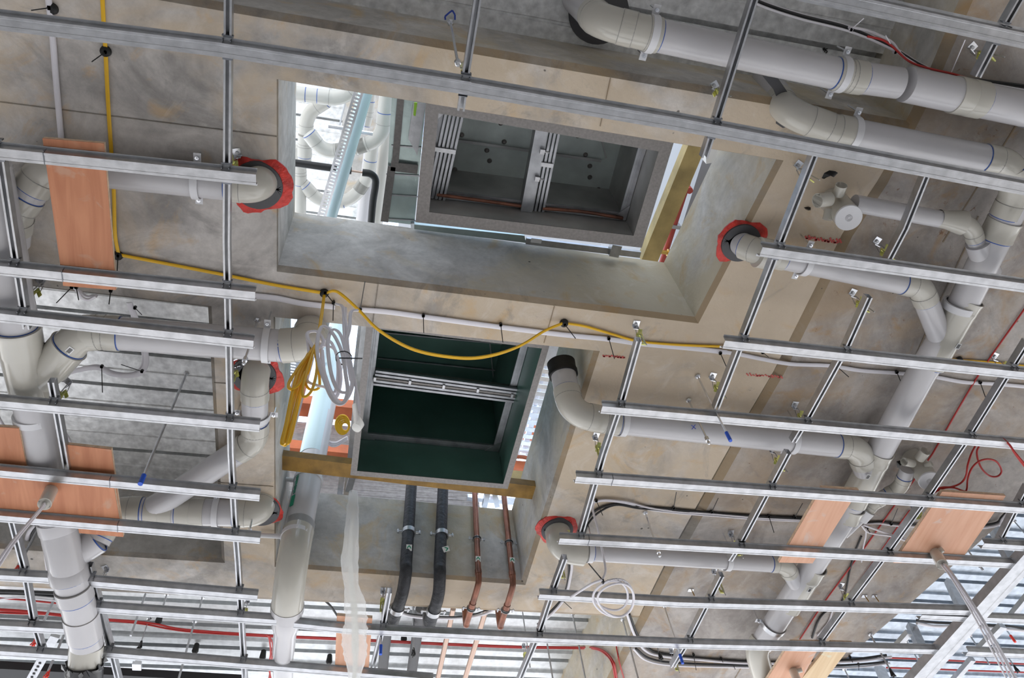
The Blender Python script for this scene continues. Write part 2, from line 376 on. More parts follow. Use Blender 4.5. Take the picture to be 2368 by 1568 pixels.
# floor of this storey with unseen walls added to block side light
mb = MB(); mb.prism([(-14, -5), (16, -5), (16, 16), (-14, 16)], -.15, 0); o = mb.build('floor', 'floor_slab', smooth=False); o['kind'] = 'structure'
mb = MB(); mb.prism([(-9, -3.2), (8, -3.2), (8, -3), (-9, -3)], 0, 5.2); o = mb.build('shade_wall_back', 'floor_slab', smooth=False); o['kind'] = 'structure'
mb = MB(); mb.prism([(-5.2, -3), (-5, -3), (-5, 5.3), (-5.2, 5.3)], 0, 5.2); o = mb.build('shade_wall_left', 'floor_slab', smooth=False); o['kind'] = 'structure'
mb = MB(); mb.prism([(6.6, -3), (6.8, -3), (6.8, 2.2), (6.6, 2.2)], 0, 5.2); o = mb.build('shade_wall_right', 'floor_slab', smooth=False); o['kind'] = 'structure'  # unseen, added to keep the near end darker
# storey above: its own deck soffit, a beam, a block wall
ZU = 6.5 + CZ
deck('ceiling_upper', -3.5, -.08, -.6, 3.4, ZU, 'deck', slot=.02, ph=.05)
mb = MB(); mb.prism([(.25, 2.6), (4, 2.6), (4, 6), (.25, 6)], 9.0, 9.2); o = mb.build('sun_shade_plate', 'grey_panel', smooth=False); o['kind'] = 'structure'  # unseen plate added overhead to keep the sun off the upper shaft pipes
b1 = [P(762, 150, 6.2), P(850, 150, 6.2), P(800, 560, 6.2), P(720, 560, 6.2)]
mb = MB(); mb.prism([(-.30, -.2), (.28, -.2), (.28, 2.55), (-.30, 2.55)], 6.2 + CZ, 6.7 + CZ); o = mb.build('ceiling_upper_beam', 'shaft_face', smooth=False); o['kind'] = 'structure'
yb = FE + .12; za = PY(800, 985, yb).z
mb = MB(); mb.prism([(-1.2, yb), (.86, yb), (.86, yb + .2), (-1.2, yb + .2)], HT + CZ, za); o = mb.build('wall_upper_far', 'split_block', smooth=False); o['kind'] = 'structure'
mb = MB()
mb.prism([(1.75, .45), (2.4, .45), (2.4, 3), (1.75, 3)], HT + CZ, HT + CZ + 2.2); o = mb.build('wall_upper_right', 'grey_panel', smooth=False); o['kind'] = 'structure'
mb = MB(); xq = P(1600, 500, 3.9).x
mb.prism([(xq + .02, 1.0), (xq + .45, 1.0), (xq + .45, 2.2), (xq + .02, 2.2)], HT + CZ + .5, HT + CZ + .55)
o = mb.build('ceiling_upper_panel', 'grey_panel', smooth=False); o['kind'] = 'structure'
# ---------------------------------------------------------------- ceiling grid
CHP = [(-.031, .0285), (-.031, .0265), (-.0225, .0265), (-.0185, 0), (-.011, 0), (-.010, .0012), (.010, .0012), (.011, 0), (.0185, 0), (.0225, .0265), (.031, .0265), (.031, .0285), (.021, .0285), (.017, .0024), (-.017, .0024), (-.021, .0285)]
CHN = []
def channel(a, b, label, seam=None, h=HC, wide=1, mids=()):
    A, B = P(*a, h), P(*b, h); pts = [A] + [P(*m_, h) for m_ in mids] + [B]
    t = thing('furring_channel', label, 'ceiling channel', A, 'furring channels of the ceiling grid')
    MB().sweep(pts, [(x * wide, y) for x, y in CHP]).build('channel_section', 'galv', t, auto=20)
    if seam:
        S = A + (B - A) * ((seam - a[0]) / (b[0] - a[0])); d = (B - A).normalized()
        m = MB()
        m.beam(S - d * .0012, S + d * .0012, .039, .004); m.beam(S + Vector((0, -.0215, .014)) - d * .0012, S + Vector((0, -.0215, .014)) + d * .0012, .004, .026)
        m.build('joint_seam', 'clipsteel', t, smooth=False)
    CHN.extend(zip(pts, pts[1:])); return t
channel((-60, 43), (1088, 203), 'top wide channel crossing from the left edge to the joint above the large duct', mids=[(0, 51), (500, 112), (800, 158)])
channel((1072, 202), (2420, 446), 'wide channel running right from the joint above the large duct to the right edge', h=HC + .001, mids=[(1568, 286)])
channel((1640, -66), (2420, 102), 'channel cutting across the top right corner of the ceiling')
channel((-60, 350), (592, 416), 'channel passing in front of the tall plywood board, ending below the upper red collar', 95)
channel((-60, 620), (590, 686), 'channel crossing the foot of the tall plywood board at left', 136)
channel((-60, 729), (586, 798), 'channel lying across the big wye fitting and the white pipe at left')
channel((-60, 931), (600, 991), 'channel just below the big wye fitting, over the metal deck recess')
channel((-60, 1091), (600, 1152), 'channel across the two lower left plywood boards, above the cable conduit', 243)
channel((-60, 1195), (601, 1251), 'channel along the bottom of the horizontal plywood board at lower left', 261)
channel((-60, 1334), (127, 1344), 'short channel stub ending at the left of the large lower left pipe')
channel((182, 1349), (595, 1384), 'channel starting right of the large lower left pipe, under the concrete edge')
channel((-60, 1450), (148, 1461), 'second short channel stub left of the large lower left pipe')
channel((198, 1410), (640, 1440), 'low channel from the large lower left pipe to the vertical drain, over the red cables')
channel((655, 1445), (2178, 1508), 'longest low channel, from the vertical drain past the plastic sheet to the steel track', mids=[(800, 1460), (1206, 1480), (1580, 1495)])
channel((-60, 1508), (165, 1523), 'lowest short channel stub left of the large pipe, by the black tape')
channel((225, 1514), (1000, 1576), 'lowest channel along the bottom edge, crossing the vertical drain pipe')
channel((1760, 582), (2420, 673), 'channel starting at the small elbow beside the upper right red collar')
channel((1674, 797), (2420, 875), 'channel starting where the yellow cable ends, right of the shafts')
channel((1391, 948), (2420, 1038), 'channel starting over the elbow of the pipe with the black rubber ring', None)
channel((1331, 1110), (2420, 1185), 'channel starting right of the lower shaft, above the black and white cables', 1408)
channel((1293, 1252), (2345, 1309), 'channel starting over the lower right red collar elbow, ending at the steel track', 1355)
channel((1246, 1381), (2250, 1418), 'channel passing behind the small white cable coil', mids=[(1568, 1399)])
channel((2385, 1355), (2500, 1362), 'short channel beyond the steel track at the right edge, higher one')
channel((2236, 1512), (2460, 1522), 'short channel beyond the steel track near the bottom right corner')
channel((2129, 1428), (2460, 1442), 'channel beyond the steel track under the black and white cable run')
channel((2273, 1263), (2460, 1274), 'channel seen beyond the slab edge between the boards and the track')
RLP = [(-.012, 0), (-.0055, 0), (-.0055, .0015), (-.0105, .0015), (-.0105, .0325), (.0105, .0325), (.0105, .0015), (.0055, .0015), (.0055, 0), (.012, 0), (.012, .034), (-.012, .034)]
def seg_x(a, b, c, d):
    r = b - a; s_ = d - c; k = r.x * s_.y - r.y * s_.x
    if abs(k) < 1e-6: return None
    t = ((c.x - a.x) * s_.y - (c.y - a.y) * s_.x) / k; u = ((c.x - a.x) * r.y - (c.y - a.y) * r.x) / k
    return (a + r * t) if -.02 <= t <= 1.02 and 0 <= u <= 1 else None
def rail(pts, label):
    pp = [P(x, y, HC + .0286) for x, y in pts]; pc = [p + Vector((0, 0, 0)) for p in pp]
    t = thing('ceiling_rail', label, 'ceiling rail', pp[0], 'top cross rails above the furring channels')
    MB().sweep(pp, RLP).build('rail_section', 'galv', t, auto=20)
    for a, b in zip(pp, pp[1:]):
        for c, d in CHN:
            x = seg_x(a, b, c, d)
            if x is None: continue
            dr = (b - a).normalized(); c0 = Vector((x.x, x.y, HC + CZ + .029)); m = MB(); cd = (d - c).normalized()
            n_ = Vector((cd.y, -cd.x, 0))          # towards the near side of the channel
            m.box(c0 + n_ * .036 + Z * .006, cd, n_, Z, .034, .004, .016); m.box(c0 + n_ * .030 + Z * .000, cd, n_, Z, .026, .014, .003)
            m.box(c0 + n_ * .026 + Z * -.012 + cd * .012, cd, n_, Z, .003, .004, .02); m.box(c0 + n_ * .026 + Z * -.012 - cd * .012, cd, n_, Z, .003, .004, .02)
            m.box(c0 - n_ * .034 + Z * .001, cd, n_, Z, .03, .006, .006); m.box(c0 + Z * .0005, cd, n_, Z, .024, .074, .0015)
            m.build('locking_clip', 'clipsteel', t, smooth=False)
    return t
rail([(527, -30), (523, 560), (528, 800), (533, 1050), (541, 1200), (549, 1300), (566, 1590)], 'long rail running down just left of both shafts')
rail([(-6, 336), (22, 520), (60, 762)], 'rail in front of the two parallel drain pipes at the left edge')
rail([(117, 885), (145, 1038), (153, 1086)], 'short rail beside the big wye fitting, behind the plywood boards')
rail([(205, 1312), (238, 1440), (276, 1590)], 'rail along the right side of the large lower left pipe')
rail([(22, 1195), (54, 1318), (76, 1443), (97, 1512)], 'rail left of the large lower left pipe')
rail([(1108, -20), (1078, 169), (1066, 257)], 'rail at top centre ending just above the large duct')
rail([(1750, -15), (1661, 270), (1630, 366)], 'rail ending at the upper right corner of the upper shaft')
rail([(1887, 356), (1821, 525), (1657, 948)], 'rail between the shafts and the brown groove, left of the capped fitting')
rail([(2144, 408), (2095, 530), (2055, 606)], 'rail crossing the small pipe from the capped fitting')
rail([(2012, 689), (1957, 811), (1869, 970), (1836, 1024)], 'rail starting beside the yellow clip right of the middle elbow pipe')
rail([(1478, 790), (1439, 929), (1398, 1050), (1341, 1246)], 'rail just right of the lower shaft, starting at a hanger by the yellow cable')
rail([(1307, 1294), (1277, 1376), (1246, 1470), (1196, 1590)], 'lower rail below the lower right red collar')
rail([(1825, 1050), (1713, 1261), (1689, 1298)], 'rail between the brown groove and the narrow plywood board')
rail([(1670, 1334), (1595, 1481), (1556, 1545)], 'rail at lower right starting below the last white branch pipe')
rail([(2372, -20), (2304, 98), (2262, 179)], 'short rail in the top right corner')
rail([(2380, 792), (2247, 1006), (2149, 1150), (2054, 1281), (1967, 1396), (1898, 1490)], 'long rail passing behind the broad plywood board at right')
rail([(900, 1372), (884, 1460), (862, 1548)], 'short rail beside the hanging plastic sheet, by the black pipe')
rail([(2380, 1128), (2352, 1180), (2310, 1262)], 'short rail at the slab edge near the right border')
# ---------------------------------------------------------------- pipes
def ring_mb(mb, c, d, r, wd, t, seg=28, mi=0):
    return mb.tube([c - d * wd / 2, c - d * wd / 2, c + d * wd / 2, c + d * wd / 2], r, seg, False, mi, [r - t, r, r, r - t])
def fillet(nodes, R):
    """straight runs and arcs"""
    runs = []; arcs = []; prev = nodes[0]
    for i in range(1, len(nodes) - 1):
        a, b, c = nodes[i - 1], nodes[i], nodes[i + 1]; d1 = (b - a).normalized(); d2 = (c - b).normalized(); th = d1.angle(d2)
        if th < .04: continue
        t = R * math.tan(th / 2); t = min(t, .46 * (b - a).length, .46 * (c - b).length)
        p, e = b - d1 * t, b + d2 * t; n = max(4, int(th / .14)); arc = []
        rr = t / math.tan(th / 2); nrm = (d2 - d1 * d1.dot(d2)).normalized(); ctr = p + nrm * rr
        for k in range(n + 1):
            a_ = th * k / n; arc.append(ctr + (p - ctr) * math.cos(a_) + d1 * (rr * math.sin(a_)))
        runs.append((prev, p)); arcs.append((arc, d1, d2)); prev = e
    runs.append((prev, nodes[-1])); return runs, arcs
def saddle(par, c, d, r, top, m='pvc_white', wd=.026, tab=.034):
    """band round the pipe with two screwed ears at the soffit"""
    s = d.cross(Z).normalized(); u = Z; mb = MB(); pts = []
    zt = r * .30
    pts = [s * -(r + tab) + u * zt, s * -(r + .004) + u * zt]
    for k in range(17):
        a = math.pi * (1 + k / 16); pts.append(s * (math.cos(a) * (r + .004)) + u * (math.sin(a) * (r + .004)))
    pts += [s * (r + .004) + u * zt, s * (r + tab) + u * zt]
    vs_ = []
    for p in pts:
        for w_ in (-wd / 2, wd / 2):
            for th in (0, .004):
                q_ = p.copy()
                q_ = q_ * (1 + th / max(q_.length, .01)); vs_.append(c + q_ + d * w_)
    fs = []
    for i in range(len(pts) - 1):
        a = i * 4; b = a + 4
        fs += [[a, b, b + 2, a + 2], [a + 1, a + 3, b + 3, b + 1], [a, a + 1, b + 1, b], [a + 2, b + 2, b + 3, a + 3]]
    n = (len(pts) - 1) * 4; fs += [[0, 2, 3, 1], [n, n + 1, n + 3, n + 2]]
    mb.add(vs_, fs); o = mb.build('pipe_clip', m, par)
    for sg in (-1, 1):
        b = MB(); e = c + s * sg * (r + tab * .62) + u * (zt - .003); b.tube([e, e - Z * .007], .0075, 6); b.tube([Vector((e.x, e.y, top)), e - Z * .012], .0032, 8); x = b.build('screw', 'zinc', par); x.parent = o; 
        x.matrix_parent_inverse = Matrix(); 
        x.location = (0, 0, 0)
    return o
PIPES = []
def pipe(name, label, nodes, r, R=None, clips=(), lines=True, m='pvc', fm='pvc_fitting', group='white plastic drain pipes under the slab', cat='pipe', sock=.055, bare=(), seg=30, skip_first=False, sockets=()):
    """nodes: world points. One thing: straight lengths, elbows with sockets and glue lines, clips"""
    t = thing(name, label, cat, nodes[0], group); R = R or r * 2.0
    runs, arcs = fillet(nodes, R)
    for a, b in runs:
        if (b - a).length > .012: MB().tube([a, b], r, seg).build('pipe_length', m, t)
    for k, (arc, d1, d2) in enumerate(arcs):
        if k in bare:
            MB().tube(arc, r, seg).build('bend', m, t); continue
        th = d1.angle(d2); sk = sock
        path = [arc[0] - d1 * sk, arc[0] - d1 * sk] + arc + [arc[-1] + d2 * sk, arc[-1] + d2 * sk]
        ra = [r, r * 1.075] + [r * 1.045] * len(arc) + [r * 1.075, r]
        path.insert(2, arc[0] - d1 * .004); ra.insert(2, r * 1.075); path.insert(-2, arc[-1] + d2 * .004); ra.insert(-2, r * 1.075)
        e = MB().tube(path, r, seg, False, 0, ra).build('elbow', fm, t)
        if lines:
            for c, d, sg in ((arc[0], d1, -1), (arc[-1], d2, 1)):
                g = MB(); ring_mb(g, c + d * sg * (sk + .002), d, r * 1.012, .004, .003)
                x = g.build('glue_line', 'primer', t); x.parent = e; x.matrix_parent_inverse = Matrix()
                g = MB(); ring_mb(g, c + d * sg * .004, d, r * 1.08, .0025, .004)
                x = g.build('seam_line', 'rim_line', t); x.parent = e; x.matrix_parent_inverse = Matrix()
    for i, f_ in sockets:                   # straight couplings at fraction f_ of run i
        a, b = runs[i]; d = (b - a).normalized(); c = a + (b - a) * f_; g = MB()
        g.tube([c - d * .06, c - d * .06, c - d * .004, c, c + d * .004, c + d * .06, c + d * .06], r, seg, False, 0, [r, r * 1.07, r * 1.07, r * 1.045, r * 1.07, r * 1.07, r]); e = g.build('coupling', fm, t)
        if lines:
            g = MB(); ring_mb(g, c + d * .062, d, r * 1.012, .004, .003); x = g.build('glue_line', 'primer', t); x.parent = e; x.matrix_parent_inverse = Matrix()
    for i, f_ in clips:
        a, b = runs[i]; saddle(t, a + (b - a) * f_, (b - a).normalized(), r, HS + CZ - .001)
    PIPES.append(t); return t
def riser(px, py, hc, nxt, up=HT + .3):      # plan point of a vertical riser that turns onto a run
    p = P(px, py, hc); return p
def frac(nodes, px, i=0):
    pass
HP = 2.885
def under(px, py, h=HP): v = P(px, py, HS); return Vector((v.x, v.y, h + CZ))   # straight below the hole in the soffit
def pp(l, h=HP): return [P(*a, h) if len(a) == 2 else P(a[0], a[1], a[2]) for a in l]
def up_from(v, dz=.8): return Vector((v.x, v.y, v.z + dz))
def blob_collar(px, py, label, r=.082, red=1.0):
    c = P(px, py, HS - .004); t = thing('fire_collar', label, 'fire collar', c, 'red sealed collars around the pipes')
    g = MB(); g.tube([c + Z * .004, c - Z * .014, c - Z * .014, c + Z * .004], r, 40, False, 0, [r + .012, r + .010, r - .022, r - .022]); g.build('steel_ring', 'collar_steel', t)
    g = MB(); n = 48; a0 = []; a1 = []
    for i in range(n):
        a = 2 * math.pi * i / n; k = .004 + .034 * red * (noise.noise(Vector((math.cos(a) * 1.1, math.sin(a) * 1.1, px * .37))) * 1.3 + .42) + .007 * noise.noise(Vector((math.cos(a) * 5, math.sin(a) * 5, px)))
        a0.append(c + Vector((math.cos(a), math.sin(a), 0)) * (r + .004) - Z * .010); a1.append(c + Vector((math.cos(a), math.sin(a), 0)) * (r + .012 + max(.002, k)) + Z * .003)
    g.add(a0 + a1, [[i, (i + 1) % n, n + (i + 1) % n, n + i] for i in range(n)])
    a2 = [v + Z * .006 for v in a1]; g.add(a1 + a2, [[i, (i + 1) % n, n + (i + 1) % n, n + i] for i in range(n)])
    g.build('red_sealant', 'sealant', t); return t
# PA: upper left run and the long pipe it feeds, hidden behind the main drain
HQ = 2.93
ra = rw(400, 420, HQ, 80)
n0 = P(596, 433, HQ)
pipe('drain_pipe', 'white pipe leaving the upper left red collar, passing behind the tall plywood board', [up_from(n0, .12), n0, P(112, 382, HQ), P(34, 490, 2.90), P(28, 560, 2.925)], ra * .96, .10, clips=[(1, .26)])
pipe('drain_pipe', 'slim white pipe running parallel behind the large left drain', pp([(28, 560, 2.925), (48, 690, 2.95), (98, 905, 2.95), (165, 1200, 2.94), (205, 1399, 2.92), (228, 1500, 2.91)]), .047, .3, bare=(0, 1, 2, 3, 4))
blob_collar(596, 427, 'red sealed collar below the second channel end, left of the upper shaft')
# main drain at the left edge with its two wyes
mn = [(2, 540, 2.83), (38, 757, 2.835), (98, 1038, 2.82), (128, 1190, 2.80), (160, 1325, 2.715), (185, 1415, 2.70), (200, 1492, 2.69), (196, 1560, 2.66)]
mp = pp(mn); rm = rw(98, 1038, 2.82, 82)
t = thing('main_drain', 'large grey main drain running down the left side with two wye fittings', 'pipe', mp[0])
MB().tube([P(-28, 380, 2.83)] + mp[:2], rm, 36).build('pipe_length', 'pvc', t)
sw = P(45, 790, 2.835); w0 = P(38, 757, 2.835); w1 = P(70, 905, 2.83); d = (w1 - w0).normalized()
e = MB().tube([w0, w0, w0 + d * .012, w0 + d * .016, w0 + d * .10, w0 + d * .115, w1, w1 + d * .03, w1 + d * .03], rm, 40, False, 0, [rm, rm * 1.18, rm * 1.18, rm * 1.15, rm * 1.13, rm * 1.06, rm * 1.03, rm * 1.03, rm]).build('wye_body', 'pvc_fitting', t)
g = MB(); ring_mb(g, w0 - d * .001, d, rm * 1.02, .005, .004); x = g.build('glue_line', 'primer', t); x.parent = e; x.matrix_parent_inverse = Matrix()
br0 = P(60, 900, 2.835); br1 = P(118, 848, 2.85); br2 = P(160, 800, 2.86); db = (br2 - br0).normalized(); rb = rw(150, 805, 2.86, 84)
e = MB().tube([br0 - db * .02, br1 - db * .02, br1, br2 - db * .01, br2, br2], rb, 40, False, 0, [rb * .9, rb * .93, rb * 1.03, rb * 1.03, rb * 1.07, rb * .95]).build('wye_branch', 'pvc_fitting', t)
g = MB(); ring_mb(g, br2 + db * .002, db, rb * .97, .005, .004); x = g.build('glue_line', 'primer', t); x.parent = e; x.matrix_parent_inverse = Matrix()
br3 = P(203, 768, 2.885); rs = rw(400, 772, HP, 78)
e = MB().tube([br2 - db * .004, br2 + db * .006, br2 + db * .045, br2 + (br3 - br2) * .72, br3], rb, 36, True, 0, [rb * .96, rb * .95, rb * .90, rs * 1.06, rs * 1.05]).build('reducer_bush', 'pvc_fitting', t)
sd = db.cross(Z).normalized(); lb = br2 + db * .03 - Z * rb * .925 - sd * .005
g = MB(); g.box(lb, db, sd, Z, .034, .022, .002); lab = g.build('barcode_label', 'sticker', t, smooth=False); lab.parent = e; lab.matrix_parent_inverse = Matrix()
g = MB()
for i in range(9): g.box(lb - Z * .0014 + db * (-.009 + i * .0026), db, sd, Z, .0013 if i % 2 else .0007, .014, .001)
x = g.build('barcode_bars', 'ink', t, smooth=False); x.parent = e; x.matrix_parent_inverse = Matrix()
MB().tube([w1 + d * .02, mp[2], mp[3]], rm, 36).build('pipe_length', 'pvc', t)
g = MB(); dd_ = (mp[3] - mp[2]).normalized(); ring_mb(g, P(78, 965, 2.825), dd_, rm * 1.05, .028, .01); g.build('pipe_strap', 'pvc_white', t)
MB().tube(catmull(mp[3:7], 6), rm, 36).build('pipe_length', 'pvc', t)
y0_, y1_ = P(130, 1202, 2.795), P(163, 1340, 2.71); d = (y1_ - y0_).normalized()
e = MB().tube([y0_, y0_, y0_ + d * .05, y0_ + d * .06, y1_ - d * .06, y1_ - d * .05, y1_, y1_], rm, 36, False, 0, [rm, rm * 1.09, rm * 1.09, rm * 1.03, rm * 1.05, rm * 1.12, rm * 1.12, rm]).build('wye_body', 'pvc', t)
g = MB(); ring_mb(g, y1_ + d * .002, d, rm * 1.03, .005, .004); x = g.build('glue_line', 'primer', t); x.parent = e; x.matrix_parent_inverse = Matrix()
v0 = P(150, 1298, 2.755); v1 = P(226, 1248, 2.82); dv = (v1 - v0).normalized(); rv = rw(200, 1265, 2.79, 62)
e = MB().tube([v0 - dv * .03, v0 + (v1 - v0) * .5, v1, v1], rv, 32, True, 0, [rv * .8, rv * 1.05, rv * 1.08, rv]).build('wye_branch', 'pvc', t)
g = MB(); ring_mb(g, v1 + dv * .002, dv, rv * 1.02, .005, .004); x = g.build('glue_line', 'primer', t); x.parent = e; x.matrix_parent_inverse = Matrix()
for a, b in (((168, 1358), (176, 1384)), ((186, 1420), (196, 1470))):
    A, B = P(*a, 2.70), P(*b, 2.692); d = (B - A).normalized(); e = MB().tube([A, A, B, B], rm, 36, False, 0, [rm, rm * 1.06, rm * 1.06, rm]).build('coupling', 'pvc', t)
    g = MB(); ring_mb(g, B + d * .003, d, rm * 1.02, .005, .004); x = g.build('glue_line', 'primer', t); x.parent = e; x.matrix_parent_inverse = Matrix()
    g = MB(); ring_mb(g, A - d * .001, d, rm * 1.03, .003, .004); x = g.build('seam_line', 'rim_line', t); x.parent = e; x.matrix_parent_inverse = Matrix()
A, B = P(200, 1492, 2.69), P(192, 1580, 2.62); MB().tube([A, B], rm, 36, False, 0, [rm * 1.03, rm * .95]).build('pipe_length', 'pvc_fitting', t)
g = MB(); pr = []
for k in range(4):
    c = A + (B - A) * (.45 + k * .22); pr.append(c)
g.tube(pr, rm * 1.12, 22); 
for v in g.v: v += Vector((noise.noise(v * 23), noise.noise(v * 29 + Z), noise.noise(v * 31))) * .022
for i in range(9):
    a = -2.6 + i * .55; c0 = pr[0] + Vector((math.cos(a) * rm * 1.1, 0, math.sin(a) * rm * 1.1)); g.add([c0 + X * .02, c0 - X * .02, c0 + Vector((.012 * (i % 3 - 1), -.05, -.012)), c0 - Z * .012], [[0, 1, 2], [0, 3, 2], [1, 3, 2], [0, 1, 3]])
g.build('torn_tape_wrap', 'black_wrap', t)
# branch from the reducer to the elbow rising through the lower shaft
n1 = P(206, 766, 2.885); n2 = P(246, 766, HP); n3 = P(648, 798, HP); n4 = P(716, 770, 2.93)
cE = PY(716, 735, n4.y + .02)
pipe('drain_pipe', 'white pipe from the big wye to the large elbow rising in the lower shaft', [br3 - (br3 - br2) * .05, P(236, 768, HP), P(652, 800, HP), Vector((P(712, 795, HP).x, P(712, 795, HP).y, HP + CZ)), Vector((P(722, 795, HP).x, P(722, 795, HP).y - .0, HP + CZ + .75))], rs, .14, clips=[(1, .93)], bare=(1,))
# PB and PC
hb = P(589, 873, HQ); rb_ = rw(590, 930, HQ, 60)
pipe('drain_pipe', 'white pipe from the middle red collar bending down-left over the metal deck recess', [up_from(hb, .12), hb, P(590, 1018, HQ), P(345, 1182, HQ)], rb_, .10, clips=[(1, .62)])
blob_collar(588, 866, 'red sealed collar with black edge, left of the lower shaft, under the elbow')
hc_ = P(599, 1188, HQ); rc_ = rw(480, 1192, HQ, 62)
pipe('drain_pipe', 'white pipe from the lower left red collar running left behind the plywood boards', [up_from(hc_, .12), hc_, P(262, 1180, HQ), v1 - dv * .01], rc_, .10, clips=[(1, .26)], sockets=[(1, .74), (1, .48)])
blob_collar(601, 1178, 'lowest left red sealed collar, at the end of two channels')
# PD top right
h1 = P(1389, 50, 2.93); rd = rw(1568, 97, 2.90, 75)
pipe('drain_pipe', 'largest white pipe across the top right, from the dark-ringed hole in the deck', [up_from(h1 - Vector((.02, 0, 0)), .7), h1, P(1480, 73, 2.90), P(1962, 176, 2.90), P(2078, 192, 2.90)], rd, .16, clips=[(2, .03), (2, .965)], sock=.05)
rd2 = rw(2206, 211, 2.90, 80)
A, B = P(2000, 182, 2.90), P(2100, 196, 2.90)
pipe('drain_pipe', 'widened continuation of the top right pipe turning up at the right edge', [P(2095, 195, 2.90), P(2150, 205, 2.90), P(2368, 252, 2.90), P(2440, 268, 2.90), P(2440, 400, 2.88)], rd2, .16, sockets=[(0, .45), (1, .12)])
# PE: second large pipe, its elbow and the diagonal main
h2 = P(1830, 262, 2.885); re = rw(1994, 308, HP, 66)
A = P(1790, 205, 3.10)
pipe('drain_pipe', 'white pipe from the broken hole in the slab edge, joining the diagonal main at right', [P(1770, 178, 3.32), P(1822, 262, 2.93), P(1925, 298, 2.90), P(2338, 378, 2.87), P(2352, 440, 2.87), P(2322, 500, 2.87)], re, .15, clips=[(2, .10)], sock=.06)
dg = pp([(2352, 450), (2218, 722), (2132, 862), (2035, 1040), (1955, 1190), (1823, 1393), (1762, 1488)], 2.88)
rg = rw(2070, 975, 2.88, 62)
t = thing('diagonal_drain', 'long grey-white drain running diagonally down the right side, collecting five branches', 'pipe', dg[0])
MB().tube(dg, rg, 32).build('pipe_length', 'pvc', t)
def sleeve(t, a, b, h, r, k=1.07, m='pvc_fitting', line=True, nm='coupling'):
    A, B = P(*a, h), P(*b, h); d = (B - A).normalized()
    e = MB().tube([A, A, A + d * .008, A + d * .012, B - d * .012, B - d * .008, B, B], r, 32, False, 0, [r, r * k * 1.02, r * k * 1.02, r * k, r * k, r * k * 1.02, r * k * 1.02, r]).build(nm, m, t)
    if line:
        g = MB(); ring_mb(g, B + d * .003, d, r * 1.02, .004, .003); x = g.build('glue_line', 'primer', t); x.parent = e; x.matrix_parent_inverse = Matrix()
for a, b in (((2325, 508), (2302, 552)), ((2240, 690), (2222, 716)), ((2222, 716), (2150, 842)), ((2035, 1042), (2022, 1066)), ((2022, 1066), (1972, 1160)), ((1970, 1170), (1955, 1197)), ((1885, 1308), (1868, 1332)), ((1868, 1332), (1822, 1402))):
    sleeve(t, a, b, 2.88, rg)
g = MB(); ring_mb(g, P(2218, 708, 2.88), (dg[1] - dg[0]).normalized(), rg * 1.12, .03, .012); g.build('pipe_strap', 'pvc_white', t)
saddle(t, P(1788, 1446, 2.88), (dg[-1] - dg[-2]).normalized(), rg, HS + CZ - .001, 'galv')
e0 = P(1762, 1482, 2.88); MB().tube(catmull([e0, P(1752, 1502, 2.86), P(1755, 1530, 2.84), P(1775, 1590, 2.80)], 6), rg * 1.02, 32).build('bend', 'pvc_fitting', t)
for px, py in ((2196, 782), (1992, 1081), (1860, 1342)):
    c = P(px, py, 2.88); dgd = (dg[2] - dg[1]).normalized(); sd = dgd.cross(Z).normalized(); g = MB(); g.box(c - Z * (rg * 1.09) , dgd, sd, Z, .028, .02, .002)
    o_ = g.build('barcode_label', 'sticker', t, smooth=False); g = MB()
    for i in range(7): g.box(c - Z * (rg * 1.09 + .0014) + dgd * (-.009 + i * .003), dgd, sd, Z, .0012, .014, .001)
    x = g.build('barcode_bars', 'ink', t, smooth=False); x.parent = o_; x.matrix_parent_inverse = Matrix()
# branches on the diagonal
rf = rw(2080, 495, 2.88, 40)
pipe('branch_pipe', 'small white pipe from the upper capped fitting, bending down into the diagonal drain', pp([(1975, 470), (2150, 502), (2245, 520), (2284, 640)], 2.88), rf * 1.0, .10, clips=[], sock=.035)
t = PIPES[-1]; A, B = P(2170, 505, 2.88), P(2225, 515, 2.88); MB().tube([A, A + (B - A) * .3, B], rf, 28, False, 0, [rf * 1.04, rf * 1.06, rf * 1.45]).build('reducer', 'pvc_fitting', t)
A, B = P(2262, 560, 2.88), P(2286, 632, 2.88); MB().tube([A, A, B, B], rf, 28, True, 0, [rf, rf * 1.45, rf * 1.45, rf]).build('branch_socket', 'pvc', t)
h3 = P(1722, 576, 2.90); rpg = rw(1950, 628, 2.88, 56)
pipe('branch_pipe', 'white pipe from the upper right red collar, elbowing down into the diagonal drain', [under(1712, 560, 3.03), under(1712, 560, 2.96), P(1765, 586, 2.89), P(2128, 662, 2.885), P(2182, 800, 2.88)], rpg, .09, clips=[(2, .22)], bare=(0,), sock=.05)
# the top of that pipe is narrower: a reducing socket
t = PIPES[-1]; A, B = P(1752, 583, 2.89), P(1784, 590, 2.89); d = (B - A).normalized(); MB().tube([A, A, B, B + d * .03], rpg, 30, False, 0, [rpg * .6, rpg * 1.25, rpg * 1.25, rpg]).build('reducing_socket', 'pvc_fitting', t)
blob_collar(1712, 560, 'upper right red sealed collar beside the shaft corner', .072, .8)
rph = rw(1700, 1005, 2.87, 57)
hh = 2.87; yA = P(1382, 968, hh)
top = PY(1299, 848, yA.y - .10); mid = P(1334, 958, hh)
pipe('branch_pipe', 'white pipe with a black rubber ring rising in the lower shaft, joining the diagonal drain', [top, P(1322, 956, hh), P(1402, 972, hh), P(1985, 1035, 2.875), P(2008, 1105, 2.88)], rph * 1.02, .13, clips=[(2, .06), (2, .76)], sock=.05)
t = PIPES[-1]; d = (top - P(1322, 956, hh)).normalized()
